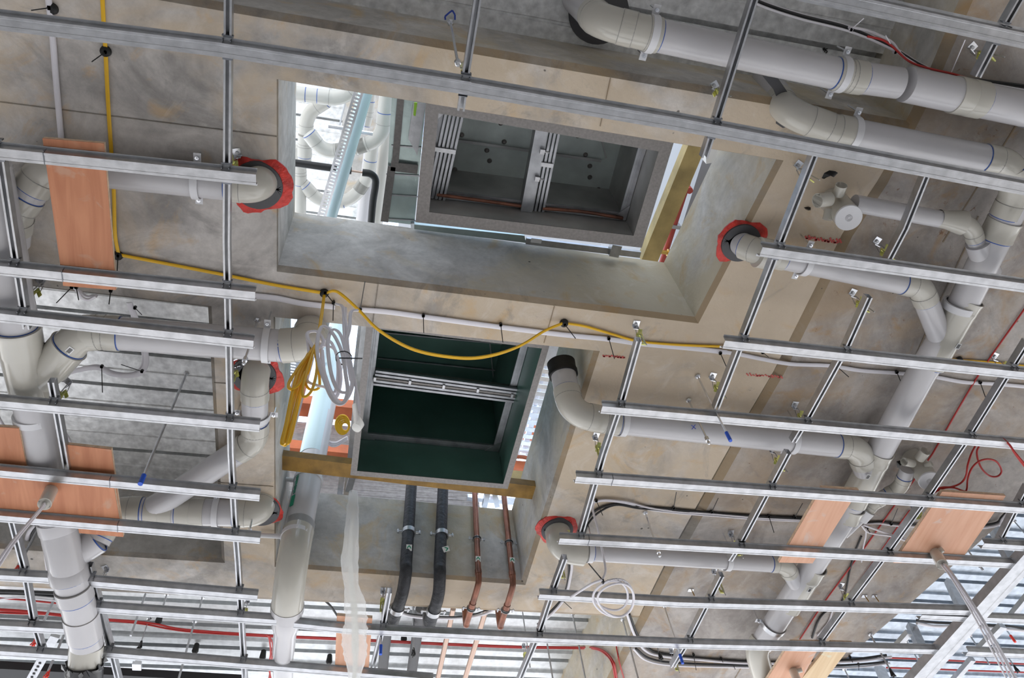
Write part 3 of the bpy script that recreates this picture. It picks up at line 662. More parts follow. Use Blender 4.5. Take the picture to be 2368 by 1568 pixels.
g = MB(); g.tube([top - d * .05, top - d * .05, top - d * .03, top - d * .02, top + d * .02, top + d * .03], rph, 32, True, 0, [rph * 1.0, rph * 1.18, rph * 1.2, rph * 1.12, rph * 1.16, rph * .9]); g.build('rubber_ring', 'rubber', t)
rpi = rw(1580, 1291, 2.86, 38); h4 = P(1293, 1240, 2.87)
pipe('branch_pipe', 'slim white pipe from the lower right red collar, with rusty stained elbow', [under(1288, 1224, 3.03), under(1288, 1224, 2.87), P(1352, 1277, 2.86), P(1815, 1306, 2.87), P(1846, 1356, 2.875)], rpi * 1.04, .10, clips=[(2, .02), (2, .73)], sock=.035)
t = PIPES[-1]; A, B = P(1294, 1236, 2.90), P(1335, 1277, 2.86); MB().tube(catmull([under(1288, 1224, 3.02), under(1288, 1224, 2.955), P(1296, 1258, 2.89), P(1316, 1273, 2.862), P(1350, 1279, 2.86)], 6), rpi * 1.55, 30, False).build('wide_elbow', 'pvc_fitting', t)
blob_collar(1288, 1224, 'lower right red sealed collar at the corner of the lower shaft', .07, .7)
# capped inspection fittings
def capfit(label, base, cap, rpx, stubs, pipe_dir=None):
    B = P(*base, HS); Cc = P(*cap[:2], cap[2]); r = rw(cap[0], cap[1], cap[2], rpx * 2); d = (Cc - B).normalized()
    t = thing('capped_fitting', label, 'pipe fitting', B, 'capped white inspection fittings')
    MB().tube([B - d * .02, B + d * .01, Cc - d * .002], r, 36, True, 0, [r * 1.05, r * 1.02, r * .97]).build('fitting_body', 'pvc_fitting', t)
    e = MB().tube([Cc - d * .004, Cc - d * .003, Cc + d * .004, Cc + d * .006, Cc + d * .006], r, 36, True, 0, [r * .97, r * 1.0, r * 1.0, r * .97, r * .5]).build('end_cap', 'pvc_white', t)
    g = MB()
    for k in (.12, .2, .27): ring_mb(g, Cc + d * .0065, d, r * k, .0015, .0015, 20)
    x = g.build('cap_mark', 'pvc', t); x.parent = e; x.matrix_parent_inverse = Matrix()
    for (p0, p1, h0, h1, w_) in stubs:
        a, b = P(*p0, h0), P(*p1, h1); MB().hollow(a, b, rw(*p1, h1, w_), .003).build('branch_stub', 'pvc_fitting', t)
    return t
capfit('upper capped fitting with round white cap and three open stubs, right of the upper shaft', (1925, 462), (1962, 503, 2.80), 31, [((1918, 460), (1890, 464), 2.86, 2.84, 34), ((1938, 450), (1946, 428), 2.87, 2.86, 27), ((1918, 485), (1913, 508), 2.88, 2.86, 22)])
capfit('lower capped fitting with round white cap, left of the red cable loop', (2108, 1056), (2148, 1111, 2.80), 24, [((2110, 1072), (2091, 1068), 2.87, 2.85, 19), ((2126, 1060), (2140, 1043), 2.88, 2.87, 24), ((2140, 1078), (2155, 1072), 2.86, 2.85, 15)])
rj = rw(2060, 1145, 2.89, 33)
pipe('branch_pipe', 'small grey branch from the lower capped fitting to the diagonal drain behind the narrow board', pp([(2098, 1085), (2083, 1128), (2020, 1163), (1948, 1232)], 2.89), rj, .08, sock=.03)
t = PIPES[-1]; A, B = P(2003, 1176, 2.885), P(1985, 1196, 2.88); MB().tube([A, A, B, B], rj, 28, True, 0, [rj, rj * 1.35, rj * 1.35, rj]).build('clean_out_ring', 'pvc_white', t)
# ---------------------------------------------------------------- vertical drain in the lower shaft
yK = P(682, 1241, 3.0).y - .02
kb = PY(676, 1290, yK); kt = PY(790, 735, yK); kr = 34 * ((RM @ (PY(682, 1241, yK) - Z * CZ)).z) / F
t = thing('vertical_drain', 'vertical grey pipe with green lettering strip, rising through the left of the lower shaft', 'pipe', kb)
MB().tube([kb + (kt - kb) * .04, kb + (kt - kb) * 1.7], kr, 36).build('pipe_length', 'pvc', t)
jt = PY(722, 1060, yK)
MB().tube([jt, kb + (kt - kb) * 1.69], kr * 1.02, 36).build('pale_sleeve', 'sleeve_blue', t)
k1 = PY(671, 1322, yK); hk = k1.z - CZ
runs_, arcs_ = fillet([kt, k1, P(656, 1512, hk)], .19); arc_, d1_, d2_ = arcs_[0]
pth = [arc_[0] - d1_ * .07, arc_[0] - d1_ * .07] + arc_ + [arc_[-1] + d2_ * .06, arc_[-1] + d2_ * .06]
e = MB().tube(pth, kr, 36, False, 0, [kr, kr * 1.06] + [kr * 1.04] * len(arc_) + [kr * 1.08, kr]).build('elbow', 'pvc_fitting', t)
mat('band_grey', (.30, .30, .30), .4)
g = MB(); ring_mb(g, arc_[0] - d1_ * .095, d1_, kr * 1.03, .045, .01); g.build('socket_band', 'band_grey', t)
g = MB(); ring_mb(g, arc_[-1] + d2_ * .05, d2_, kr * 1.10, .035, .012); g.build('socket_band', 'pvc', t)
MB().tube([arc_[-1] + d2_ * .05, arc_[-1] + d2_ * .11], kr, 32, True).build('pipe_length', 'pvc', t)
a = arc_[-1] + d2_ * .10; b = P(655, 1512, hk); MB().tube([a, a + (b - a) * .25, a + (b - a) * .4, b], kr, 32, True, 0, [kr * 1.0, kr * .95, kr * .78, kr * .74]).build('reducer', 'pvc', t)
MB().tube([b, P(654, 1620, hk)], kr * .70, 32).build('pipe_length', 'pvc_white', t)
for py in (1112, 1243):
    c = PY(676 + (1290 - py) * .2054, py, yK); d = (kt - kb).normalized(); g = MB(); ring_mb(g, c, d, kr * 1.07, .026, .008); o_ = g.build('pipe_clamp', 'pvc_white', t)
    g = MB(); g.box(c - Yv * (kr * 1.1) + d * .012, X, Yv, d, .008, .012, .05); g.tube([c - X * kr, c - X * (kr + .10)], .012, 10); x = g.build('clamp_bolt', 'pvc_white', t); x.parent = o_; x.matrix_parent_inverse = Matrix()
d = (kt - kb).normalized(); ang = math.radians(226)
off = Vector((math.cos(ang), math.sin(ang), 0)); off = (off - d * off.dot(d)).normalized(); tg = d.cross(off).normalized()
def strip_at(py): return PY(676 + (1290 - py) * .2054, py, yK) + off * (kr * 1.045)
g = MB(); A, B = strip_at(1190), strip_at(1166); g.box((A + B) / 2, d, tg, off, (A - B).length, .022, .003)
A, B = strip_at(1100), strip_at(1078); g.box((A + B) / 2, d, tg, off, (A - B).length, .022, .003)
g.build('green_strip', 'sticker_green', t, smooth=False)
g = MB(); A = strip_at(1162); B = strip_at(1118); n = 13
for i in range(n):                           # the small green characters between the two bars (unreadable in the photo)
    c = A + (B - A) * ((i + .5) / n); hgt = .0125
    g.box(c - tg * .004, d, tg, off, .003, .006 + .003 * (i % 3), .003); g.box(c + tg * .004, d, tg, off, .003 + .003 * (i % 2), .005, .003)
    if i % 2: g.box(c, d, tg, off, .0022, .013, .003)
g.build('green_lettering', 'sticker_green', t, smooth=False)
# ---------------------------------------------------------------- pipes on the far face of the lower shaft
YW = 1.089 * HS - .01
def arrow(par, c, wd, tilt=0):
    R_ = Matrix.Rotation(tilt, 3, 'Y'); n_ = Vector((0, -1, -.35)).normalized(); zz_ = Vector((0, -.35, 1)).normalized(); c = c + n_ * .004
    def q_(x, z, o_=0): v = R_ @ Vector((x, 0, z)); return c + X * v.x + zz_ * v.z + n_ * o_
    h_ = wd / 2; k = wd * .36
    g = MB(); a_ = [q_(x, z) for x, z in ((-h_, -h_ * 1.15), (h_, -h_ * 1.15), (h_, h_ * 1.15), (-h_, h_ * 1.15))]; g.add(a_ + [p - n_ * .002 for p in a_], [[0, 1, 2, 3], [7, 6, 5, 4], [0, 4, 5, 1], [1, 5, 6, 2], [2, 6, 7, 3], [3, 7, 4, 0]])
    o_ = g.build('arrow_label', 'sticker', par, smooth=False)
    g = MB(); pz = [(-k, -k * .7), (0, k * .55), (k, -k * .7), (k, k * .05), (0, k * 1.3), (-k, k * .05)]
    a_ = [q_(x, z, .001) for x, z in pz]; b_ = [q_(x, z, .0) for x, z in pz]
    g.add(a_ + b_, [[0, 1, 4, 5], [1, 2, 3, 4], [0, 6, 7, 1], [1, 7, 8, 2], [3, 9, 10, 4], [4, 10, 11, 5], [2, 8, 9, 3], [5, 11, 6, 0]])
    x = g.build('green_arrow', 'sticker_green', par, smooth=False); x.parent = o_; x.matrix_parent_inverse = Matrix(); return o_
def wallpipe(label, tops, r, m, cl_y, lab, cat='pipe', mend=None, endm=None, g='pipes on the far face of the lower shaft', black=False, tilt=0):
    """tops: (px top,py) (px bend,py) (px front end,py) (px,py tail far)"""
    yw = YW - r - .03; a = PY(*tops[0], yw); b = PY(*tops[1], yw); hl = HS - r - .025
    b = Vector((b.x, yw - .005, HS + CZ - .03)); s0 = P(*tops[2], hl - .02); c = P(*tops[3], hl - .03)
    aa = a + (a - b) * .5
    t = thing('insulated_pipe' if black else 'copper_pipe', label, cat, b, g)
    p1 = [aa, b + Z * .05]
    bend = catmull([b + Z * .05, Vector((b.x, b.y + .004, HS + CZ - .03)), s0, c], 6)
    MB().tube(p1, r, 24).build('vertical_length', m, t)
    MB().tube(bend, r * (1.0 if black else 1.0), 24).build('bend', m, t)
    zt = P(tops[3][0], tops[3][1], 3.30).z; cu = Vector((c.x - (.0 if black else .0), c.y + r * 1.2, c.z))
    ril = catmull([c - (c - s0).normalized() * .0, c + Vector((0, r * .9, r * .3)), Vector((c.x, c.y + r * 1.5, c.z + .10)), Vector((c.x, c.y + r * 1.5, 3.30 + CZ))], 5)
    MB().tube(ril, r, 22).build('rising_length', mend or m, t)
    tl0 = P(*tops[4], 3.34); tl1 = P(*tops[5], 3.34); tl1 = tl1 + (tl1 - tl0) * .4
    MB().tube([tl0, tl1], r, 20).build('far_length', endm or m, t)
    k = r * 1.12
    for y_ in cl_y:
        cc = PY(tops[0][0] + (tops[1][0] - tops[0][0]) * (y_ - tops[0][1]) / (tops[1][1] - tops[0][1]), y_, yw) if y_ < 1340 else s0 + (c - s0) * .55
        dd_ = (aa - b).normalized() if y_ < 1340 else (c - s0).normalized()
        q1 = MB(); ring_mb(q1, cc, dd_, k + (.004 if not black else .002), .028 if black else .016, .006)
        for sg in (-1, 1):
            q1.tube([cc + X * sg * k, cc + X * sg * (k + .03)], .006 if black else .004, 8)
            q1.tube([cc + X * sg * (k + .022) - dd_ * .008, cc + X * sg * (k + .022) + dd_ * .016], .006 if black else .004, 8)
        o_ = q1.build('pipe_clamp', 'galv', t)
        if not black:
            q2 = MB(); ring_mb(q2, cc, dd_, k + .006, .009, .006); x = q2.build('rubber_lining', 'rubber', t); x.parent = o_; x.matrix_parent_inverse = Matrix()
    if not black:
        for f_ in (.1, .86):
            cc = bend[int(f_ * (len(bend) - 1))]; dq = (bend[min(len(bend) - 1, int(f_ * (len(bend) - 1)) + 1)] - bend[int(f_ * (len(bend) - 1)) - 1]).normalized(); q3 = MB(); ring_mb(q3, cc, dq, r * 1.15, .03, .004); q3.build('solder_ring', 'copper', t)
    cc = PY(*lab, yw) - Yv * (r + .0025); arrow(t, cc, r * .95 if black else r * 1.7, tilt)
    return t
wallpipe('left thick black insulated pipe with a green arrow label on the shaft face', [(952, 1122), (938, 1352), (930, 1374), (909, 1436), (899, 1408), (884, 1560)], rw(945, 1280, 3.0, 29), 'insulation', (1231, 1392), (944, 1278), black=True, endm='insul_grey', mend='insul_grey')
wallpipe('right thick black insulated pipe, its green arrow label slipped sideways', [(1025, 1128), (1018, 1358), (1013, 1380), (994, 1441), (973, 1408), (950, 1570)], rw(945, 1280, 3.0, 29), 'insulation', (1237, 1396), (1029, 1281), black=True, tilt=1.2, endm='insul_grey', mend='insul_grey')
wallpipe('left bare copper pipe with green arrow label on the shaft face', [(1098, 1136), (1107, 1340), (1103, 1362), (1079, 1442), (1048, 1408), (1010, 1580)], rw(1100, 1280, 3.0, 14.5), 'copper', (1247, 1398), (1104, 1299), endm='copper_bright')
wallpipe('right bare copper pipe with green arrow label near the shaft corner', [(1165, 1140), (1186, 1345), (1183, 1366), (1158, 1446), (1124, 1410), (1072, 1580)], rw(1100, 1280, 3.0, 14.5), 'copper', (1256, 1402), (1183, 1302), endm='copper_bright')
# ---------------------------------------------------------------- plywood boards resting on the channels
def board(label, pts, m, h=HC + .0295, th=.017, parts=None):
    pl = [P(x, y, h) for x, y in pts]; zb = h + CZ
    t = thing('plywood_board', label, 'board', pl[0], 'plywood boards lying on the ceiling grid')
    g = MB(); g.prism([(p.x, p.y) for p in pl], zb, zb + .003); g.build('face_veneer', m, t, smooth=False)
    g = MB(); g.prism([(p.x, p.y) for p in pl], zb + .003, zb + th); g.build('ply_core', 'ply_edge', t, smooth=False); return t
board('tall orange-brown plywood board with scuffed face, beside the yellow cable at left', [(98, 320), (240, 332), (268, 671), (146, 661)], 'ply')
board('plywood board cut off by the left edge, left of the big drain', [(-60, 984), (43, 991), (67, 1108), (-60, 1104)], 'ply', HC + .047)
board('upright plywood board right of the big drain, above the horizontal one', [(146, 1028), (257, 1040), (285, 1242), (183, 1233)], 'ply', HC + .047)
board('horizontal plywood board across the big drain with the cable conduit through it', [(-60, 1090), (262, 1120), (277, 1205), (-60, 1172)], 'ply')
board('narrow slanting plywood board over the diagonal drain', [(1901, 1128), (1986, 1133), (1879, 1303), (1801, 1301)], 'ply_light')
board('broad slanting plywood board near the right edge, below the red cable loop', [(2179, 1137), (2326, 1147), (2216, 1304), (2066, 1302)], 'ply_light')
board('salmon plywood board at the bottom, left one of a touching pair', [(1829, 1485), (1900, 1486), (1838, 1600), (1762, 1590)], 'ply_light')
board('pale pine plywood board at the bottom, right one of a touching pair', [(1922, 1486), (1972, 1488), (1895, 1590), (1838, 1590)], 'ply_pale')
board('small plywood board behind the hanging plastic sheet', [(779, 1424), (861, 1430), (852, 1556), (774, 1556)], 'ply_light')
# ---------------------------------------------------------------- conduit stubs through the boards
def stub(label, a, b, wpx, lead, side=None, ha=2.74, hb_=2.60, cables=4):
    A = P(*a, ha); r = rw(*a, ha, wpx); B = P(*b, hb_); t = thing('conduit_stub', label, 'conduit', A, 'conduit stubs through the plywood')
    d = (B - A).normalized(); MB().hollow(A, B, r, .004).build('tube', 'pvc_fitting', t)
    s = d.cross(Z).normalized()
    if side:
        S = P(*side, ha - .03); MB().hollow(A + d * .03, S, r * .55, .003).build('side_outlet', 'pvc_fitting', t); 
    else:
        for sg in (-1, 1): g = MB(); g.box(A + X * sg * (r + .016) - Z * .004, X, Yv, Z, .034, .022, .006); g.build('fixing_lug', 'pvc_fitting', t, smooth=False)
    C0 = P(*lead[0], 2.56); 
    for k in range(cables):
        o_ = Vector((random.uniform(-1, 1), random.uniform(-1, 1), random.uniform(-1, 1))) * r * .45
        pts = catmull([A + (B - A) * .5 + o_ * .5, B + o_ * .8] + [P(x, y, h) + o_ * (.8 + .5 * i) for i, (x, y, h) in enumerate(lead)] , 6) if len(lead[0]) == 3 else []
        MB().tube(pts, .0042, 8).build('cable_strand', 'white_cable', t)
    return t
def P3(x, y, h=0): return P(x, y, h)
_old = P
def P(px, py, h=HS, *_): return _old(px, py, h)
stub('beige conduit stub in the horizontal board at left, white cables hanging out', (120, 1130), (103, 1166), 29, [(75, 1200, 2.45), (30, 1255, 2.25), (-20, 1330, 2.1)], cables=6)
stub('grey conduit stub on the broad board at right, pale cables hanging to the corner', (2161, 1274), (2179, 1306), 25, [(2205, 1340, 2.4), (2265, 1440, 2.2), (2345, 1590, 2.0)], side=(2180, 1270), cables=4)
stub('small conduit stub at the bottom edge on the pale board', (1833, 1548), (1846, 1580), 19, [(1855, 1600, 2.5), (1862, 1620, 2.4)], side=(1855, 1549), cables=2)
# ---------------------------------------------------------------- cables
def beamx(y):
    for a, b in zip(gr, gr[1:]):
        if min(a.y, b.y) <= y <= max(a.y, b.y): return a.x + (b.x - a.x) * (y - a.y) / (b.y - a.y) - .045
    return gr[-1].x - .045
def onface(px, py):                          # height at which this direction meets the side of the concrete beam
    h = HD - .01
    while h > HS and P(px, py, h).x > beamx(P(px, py, h).y) - .012: h -= .005
    return (px, py, h)
def lift(l, h): return [P(x[0], x[1], x[2] if len(x) > 2 else h) for x in l]
def cable(name, label, strands, cat='cable', ties=(), clips=(), group=None):
    """strands: (points, height, material, radius, flat width)"""
    first = lift(strands[0][0], strands[0][1]); t = thing(name, label, cat, first[0], group)
    for pts, h, m, r, fl in strands:
        pa = catmull(lift(pts, h), 8)
        if fl: prof = [(math.cos(a) * fl, math.sin(a) * r) for a in [2 * math.pi * i / 12 for i in range(12)]]; g = MB().sweep(pa, prof); 
        else: g = MB().tube(pa, r, 10)
        g.build('cable_strand', m, t)
    for tie in ties:                         # black (or white) ties: (x, y, tail x, tail y, h)
        x, y, tx, ty = tie[:4]; h = tie[4] if len(tie) > 4 else HS - .012; m = tie[5] if len(tie) > 5 else 'tie'
        A, B = P(x, y, h - .004), P(tx, ty, h - .05 if len(tie) < 7 else tie[6]); g = MB(); d = (B - A).normalized()
        g.beam(A, B, .0035, .0016); g.tube([A - Z * .004, A + Z * .010], .007, 8); g.box(A, X, Yv, Z, .010, .014, .008); g.build('cable_tie', m, t)
    for x, y in clips:
        A = P(x, y, HS - .001); g = MB(); g.tube([A, A - Z * .012, A - Z * .018], .017, 14, True, 0, [.019, .017, .010]); g.build('fixing_base', 'rubber', t)
    return t
WH, HK = 'white_cable', HS - .008
cable('conduit', 'thin pale conduit running straight down the upper left to the tall plywood board', [([(110, -20), (121, 80), (130, 190), (143, 335)], HS - .010, WH, .010, 0)], 'conduit', ties=[(114, 18, 72, 24)], clips=[(122, 20)])
cable('yellow_cable', 'yellow cable clipped down the upper left, then across to the tie at the shafts', [([(236, -20), (240, 60), (244, 120), (250, 240), (258, 360), (263, 440), (266, 540), (274, 588)], HK, 'yellow_cable', .004, .007), ([(274, 589), (380, 609), (515, 635), (640, 660), (750, 678)], HK, 'yellow_cable', .004, .007)], ties=[(244, 120, 212, 143), (273, 591, 270, 640)], clips=[(245, 118), (274, 590), (750, 677)])
yp = P(750, 678, HS).y
def VY(pts, dy=0): return [PY(x, y, yp + dy) for x, y in pts]
def hang(name, label, strands, cat, ties=(), extra=None):
    first = VY(strands[0][0])[0]; t = thing(name, label, cat, first)
    for pts, m, r, fl, dy in strands:
        pa = catmull(VY(pts, dy), 8)
        if fl: MB().sweep(pa, [(math.cos(a) * r, math.sin(a) * fl) for a in [2 * math.pi * i / 12 for i in range(12)]], up=Yv).build('cable_strand', m, t)
        else: MB().tube(pa, r, 10).build('cable_strand', m, t)
    return t
yc = 'yellow_cable'
t = hang('yellow_cable_bundle', 'bundle of looped yellow cable hanging from the tie left of the lower shaft', [
    ([(750, 680), (742, 740), (730, 800), (700, 850), (680, 920), (664, 985), (656, 1020), (660, 1028), (672, 990), (690, 920), (712, 850), (726, 800)], yc, .006, .004, 0),
    ([(730, 798), (694, 850), (676, 910), (662, 980), (652, 1022), (658, 1028)], yc, .006, .004, -.01),
    ([(728, 800), (700, 862), (692, 920), (672, 1010), (664, 1027)], yc, .006, .004, .008),
    ([(726, 805), (690, 850), (668, 888), (672, 900), (690, 890), (706, 860)], yc, .005, .004, -.015),
    ([(722, 800), (700, 840), (676, 870), (667, 890), (674, 902)], yc, .005, .004, .012),
    ([(728, 800), (712, 850), (700, 900), (704, 918), (722, 900), (733, 850), (728, 810)], yc, .005, .004, -.02),
    ([(724, 805), (716, 850), (706, 880), (716, 900), (738, 895), (736, 850), (726, 800)], yc, .005, .004, .02),
    ([(720, 830), (704, 880), (688, 940), (670, 1000), (664, 1026)], yc, .006, .004, .02),
    ([(714, 840), (694, 900), (680, 960), (662, 1018)], yc, .006, .004, .016)], 'cable')
t = hang('white_cable_coil', 'large hanging coil of flat white cable with taped end, by the lower shaft', [
    ([(776, 702), (793, 712), (796, 760), (800, 800), (812, 850), (815, 890), (800, 925), (785, 930), (765, 905), (745, 850), (722, 800), (711, 780), (714, 768), (735, 768), (748, 790), (738, 805)], WH, .007, .004, 0),
    ([(828, 717), (812, 722), (808, 760), (800, 800), (812, 860), (813, 895), (800, 908), (780, 900), (765, 860), (758, 800), (764, 768), (776, 763), (790, 780), (803, 830), (812, 880)], WH, .007, .004, -.012),
    ([(737, 768), (733, 800), (737, 840), (750, 880), (764, 915), (780, 934), (796, 930), (804, 905), (800, 870), (792, 820), (778, 785), (760, 760), (745, 755), (737, 768)], WH, .007, .004, -.022),
    ([(711, 785), (715, 830), (708, 860), (712, 882), (735, 892), (752, 896), (770, 910)], WH, .006, .004, .01),
    ([(742, 790), (752, 786), (768, 795), (784, 840), (788, 880), (780, 915), (768, 920), (752, 880), (744, 830), (742, 795)], WH, .006, .004, .014),
    ([(745, 800), (756, 800), (776, 812), (782, 860), (776, 905), (762, 900), (750, 860), (745, 810)], WH, .006, .004, .02),
    ([(795, 710), (802, 760), (806, 810), (816, 860), (824, 900), (826, 940), (829, 985)], WH, .005, .004, -.004),
    ([(800, 712), (798, 770), (806, 830), (822, 890), (830, 940), (826, 985)], WH, .005, .004, .006)], 'cable')
g = MB(); A = VY([(784, 828), (838, 829)], -.035); g.beam(A[0], A[1], .004, .003); B = VY([(795, 828)])[0]; ring_mb(g, B, Z, .03, .005, .002, 16); g.build('cable_tie', 'tie', t)
A = VY([(821, 938), (825, 965), (830, 982), (824, 990)]); MB().tube(A, .012, 12, True, 0, [.010, .011, .017, .016]).build('taped_end', 'film_core', t)
cable('yellow_cable', 'yellow cable sagging in a long curve between the two ties under the slab strip', [([(750, 680, 2.985), (770, 672, 2.985), (790, 680, 2.97), (830, 716, 2.93), (880, 765, 2.86), (960, 808, 2.80), (1060, 826, 2.78), (1130, 822, 2.79), (1200, 800, 2.84), (1260, 764, 2.93), (1303, 746, 2.99)], 0, yc, .004, .0045), ([(752, 679, 2.985), (772, 674, 2.985), (790, 683, 2.97), (830, 719, 2.93), (880, 768, 2.86), (960, 811, 2.80), (1060, 829, 2.78), (1130, 825, 2.79), (1200, 802, 2.84), (1260, 766, 2.93), (1303, 748, 2.99)], 0, yc, .004, 0)], clips=[(1304, 746)])
cable('yellow_cable', 'yellow cable from the right tie to the channel end right of the shafts', [([(1304, 747), (1350, 754), (1400, 768), (1470, 788), (1530, 795), (1600, 799), (1700, 802)], HK, yc, .004, .006)], ties=[(1306, 750, 1331, 783)])
cable('yellow_cable', 'short stretch of yellow cable beyond the diagonal drain at the right edge', [([(2165, 826), (2218, 833), (2290, 838), (2400, 850)], HK, yc, .004, .006)], clips=[(2216, 832)])
cable('flat_white_cable', 'flat white cable clipped along the slab strip between the two shafts', [([(585, 684), (640, 690), (700, 702), (775, 710)], HK, WH, .003, .013), ([(830, 716), (900, 722), (980, 733), (1160, 757), (1300, 774), (1410, 785), (1480, 795), (1600, 806), (1680, 815)], HK, WH, .003, .012)],
      ties=[(833, 716, 844, 651), (979, 730, 980, 770), (1158, 751, 1163, 792), (1408, 783, 1421, 830), (771, 700, 770, 742), (752, 676, 775, 706)])
cable('flat_white_cable', 'flat white cable snaking from the shafts to the right edge behind the drain', [([(1680, 815), (1712, 820), (1760, 830), (1830, 842), (1920, 846), (1990, 857), (2076, 863), (2150, 870), (2230, 884), (2300, 888), (2400, 897)], HK, WH, .003, .010)],
      ties=[(1666, 817, 1684, 858), (1938, 850, 1963, 872), (2074, 861, 2096, 914), (2267, 885, 2280, 922), (1764, 815, 1777, 826)])
# black and white bundle
bx = [(1235, 1452), (1262, 1424), (1290, 1385), (1310, 1350), (1318, 1300)]
cable('cable_run', 'black and white cables running right from the lower shaft to the narrow board', [
    ([(1345, 1240), (1352, 1210), (1378, 1180), (1420, 1166), (1470, 1170), (1560, 1178), (1700, 1190), (1860, 1198)], HK, 'black_cable', .0065, 0),
    ([(1350, 1245), (1360, 1212), (1385, 1185), (1425, 1168), (1480, 1176), (1560, 1181), (1700, 1193), (1860, 1200)], HK - .004, 'black_cable', .005, 0),
    ([(1372, 1162), (1400, 1158), (1450, 1164), (1500, 1178), (1560, 1186), (1640, 1192), (1740, 1200), (1860, 1206)], HK, WH, .005, 0),
    ([(1372, 1160), (1400, 1156), (1450, 1161), (1500, 1174), (1560, 1182), (1640, 1188), (1740, 1196), (1860, 1203)], HK - .005, WH, .005, 0)],
      ties=[(1379, 1158, 1394, 1192), (1558, 1175, 1564, 1138), (1646, 1184, 1661, 1152), (1778, 1194, 1790, 1232), (1838, 1196, 1856, 1164)])
cable('hanging_cable', 'single white cable dropping from the cable run to the small coil', [([(1373, 1162, 2.99), (1371, 1180, 2.96), (1383, 1225, 2.86), (1396, 1290, 2.74), (1400, 1320, 2.66), (1393, 1341, 2.60)], 0, WH, .0055, 0)])
t = thing('white_cable_coil', 'small coil of white cable hanging below the right shaft, tied in black', 'cable', P(1420, 1385, 2.58))
for k, (cx, cy, ax_, ay_, h, ph) in enumerate(((1418, 1383, 47, 43, 2.58, 0), (1412, 1378, 40, 33, 2.59, .4), (1424, 1386, 42, 38, 2.57, 1.2))):
    pts = [P(cx + ax_ * math.cos(a + ph), cy + ay_ * math.sin(a + ph) + 4 * math.sin(a * 2 + k), h) for a in [2 * math.pi * i / 36 for i in range(37)]]
    MB().tube(pts, .0052, 10, False).build('cable_loop', WH, t)
MB().tube(catmull(lift([(1393, 1341, 2.59), (1365, 1352, 2.60), (1320, 1381, 2.62)], 0), 6), .006, 10).build('cable_end', WH, t)
g = MB(); r_ = random.Random(4)
for k in range(16):
    a = -2.05 + k * .10; x_, y_ = 1418 + 47 * math.cos(a), 1383 + 43 * math.sin(a); g.beam(P(x_, y_ + r_.uniform(-1.6, 1.6), 2.573), P(x_ + 2.4, y_ + r_.uniform(-1, 2), 2.573), .0018, .001)
g.build('pen_scribble', 'ink', t, smooth=False)
g = MB(); g.beam(P(1361, 1303, 2.64), P(1392, 1340, 2.6), .005, .003); ring_mb(g, P(1394, 1345, 2.585), X, .012, .006, .003, 12); g.build('cable_tie', 'tie', t)
cable('cable_run', 'black and white cable drooping under the slab edge left of the coil', [([(1308, 1262), (1322, 1300), (1318, 1340), (1308, 1378), (1290, 1405), (1262, 1432), (1246, 1446)], 2.96, WH, .007, 0), ([(1312, 1272), (1316, 1320), (1310, 1360), (1296, 1390), (1268, 1420), (1244, 1444)], 2.97, 'black_cable', .007, 0)], ties=[(1300, 1388, 1322, 1408, 2.95)])
cable('cable_run', 'white and black cables between the diagonal drain and the broad board', [([(1995, 1212), (2030, 1210), (2080, 1216), (2140, 1218), (2190, 1216)], HK, WH, .006, 0), ([(1995, 1209), (2040, 1207), (2090, 1212), (2190, 1213)], HK, 'black_cable', .004, 0), ([(1995, 1213), (2030, 1226), (2070, 1240), (2120, 1252)], HK - .03, WH, .006, 0), ([(1992, 1215), (2010, 1232), (2060, 1240), (2110, 1256)], HK - .04, WH, .005, 0), ([(2003, 1222), (2002, 1240), (1996, 1268), (1992, 1300)], HK - .02, WH, .004, 0)], ties=[(2061, 1212, 2076, 1176), (2005, 1222, 2012, 1232)])
cable('cable_run', 'black and white cables bending round the slab edge right of the broad board', [([(2240, 1213), (2275, 1214), (2306, 1208), (2316, 1196), (2330, 1182)], HK - .01, 'black_cable', .006, 0), ([(2236, 1219), (2275, 1220), (2310, 1213), (2318, 1200), (2332, 1184)], HK - .015, WH, .008, 0)])
cable('black_cable', 'black cable running down between the red cables and the drain at lower right', [([(1992, 1240), (1978, 1275), (1965, 1320), (1955, 1370), (1942, 1400)], HK, 'black_cable', .005, 0), ([(1926, 1405), (1905, 1418), (1890, 1440), (1878, 1475)], HK, 'black_cable', .006, 0), ([(1925, 1413), (1915, 1440), (1890, 1470)], HK, WH, .005, 0)])
cable('cable_run', 'upper black and white cables along the bottom, passing behind the paired boards', [([(1455, 1420), (1475, 1470), (1500, 1500), (1530, 1511), (1620, 1522), (1740, 1530), (1830, 1531), (1960, 1526), (2050, 1515)], 3.02 - .03, 'black_cable', .007, 0), ([(1450, 1420), (1468, 1470), (1492, 1504), (1530, 1517), (1620, 1526), (1740, 1534), (1960, 1531), (2062, 1519)], 2.98, WH, .007, 0)], ties=[(1604, 1515, 1610, 1550), (1668, 1524, 1672, 1532), (1966, 1520, 1972, 1532)])
cable('cable_run', 'lower black and white cables along the bottom, behind the paired boards', [([(1470, 1500), (1500, 1522), (1560, 1533), (1700, 1538), (1860, 1541), (1980, 1537), (2052, 1530)], 2.98, 'black_cable', .007, 0), ([(1464, 1500), (1495, 1527), (1560, 1539), (1700, 1543), (1860, 1546), (1980, 1543), (2058, 1534)], 2.975, WH, .006, 0)], ties=[(1986, 1537, 1986, 1550), (1696, 1538, 1700, 1548)])
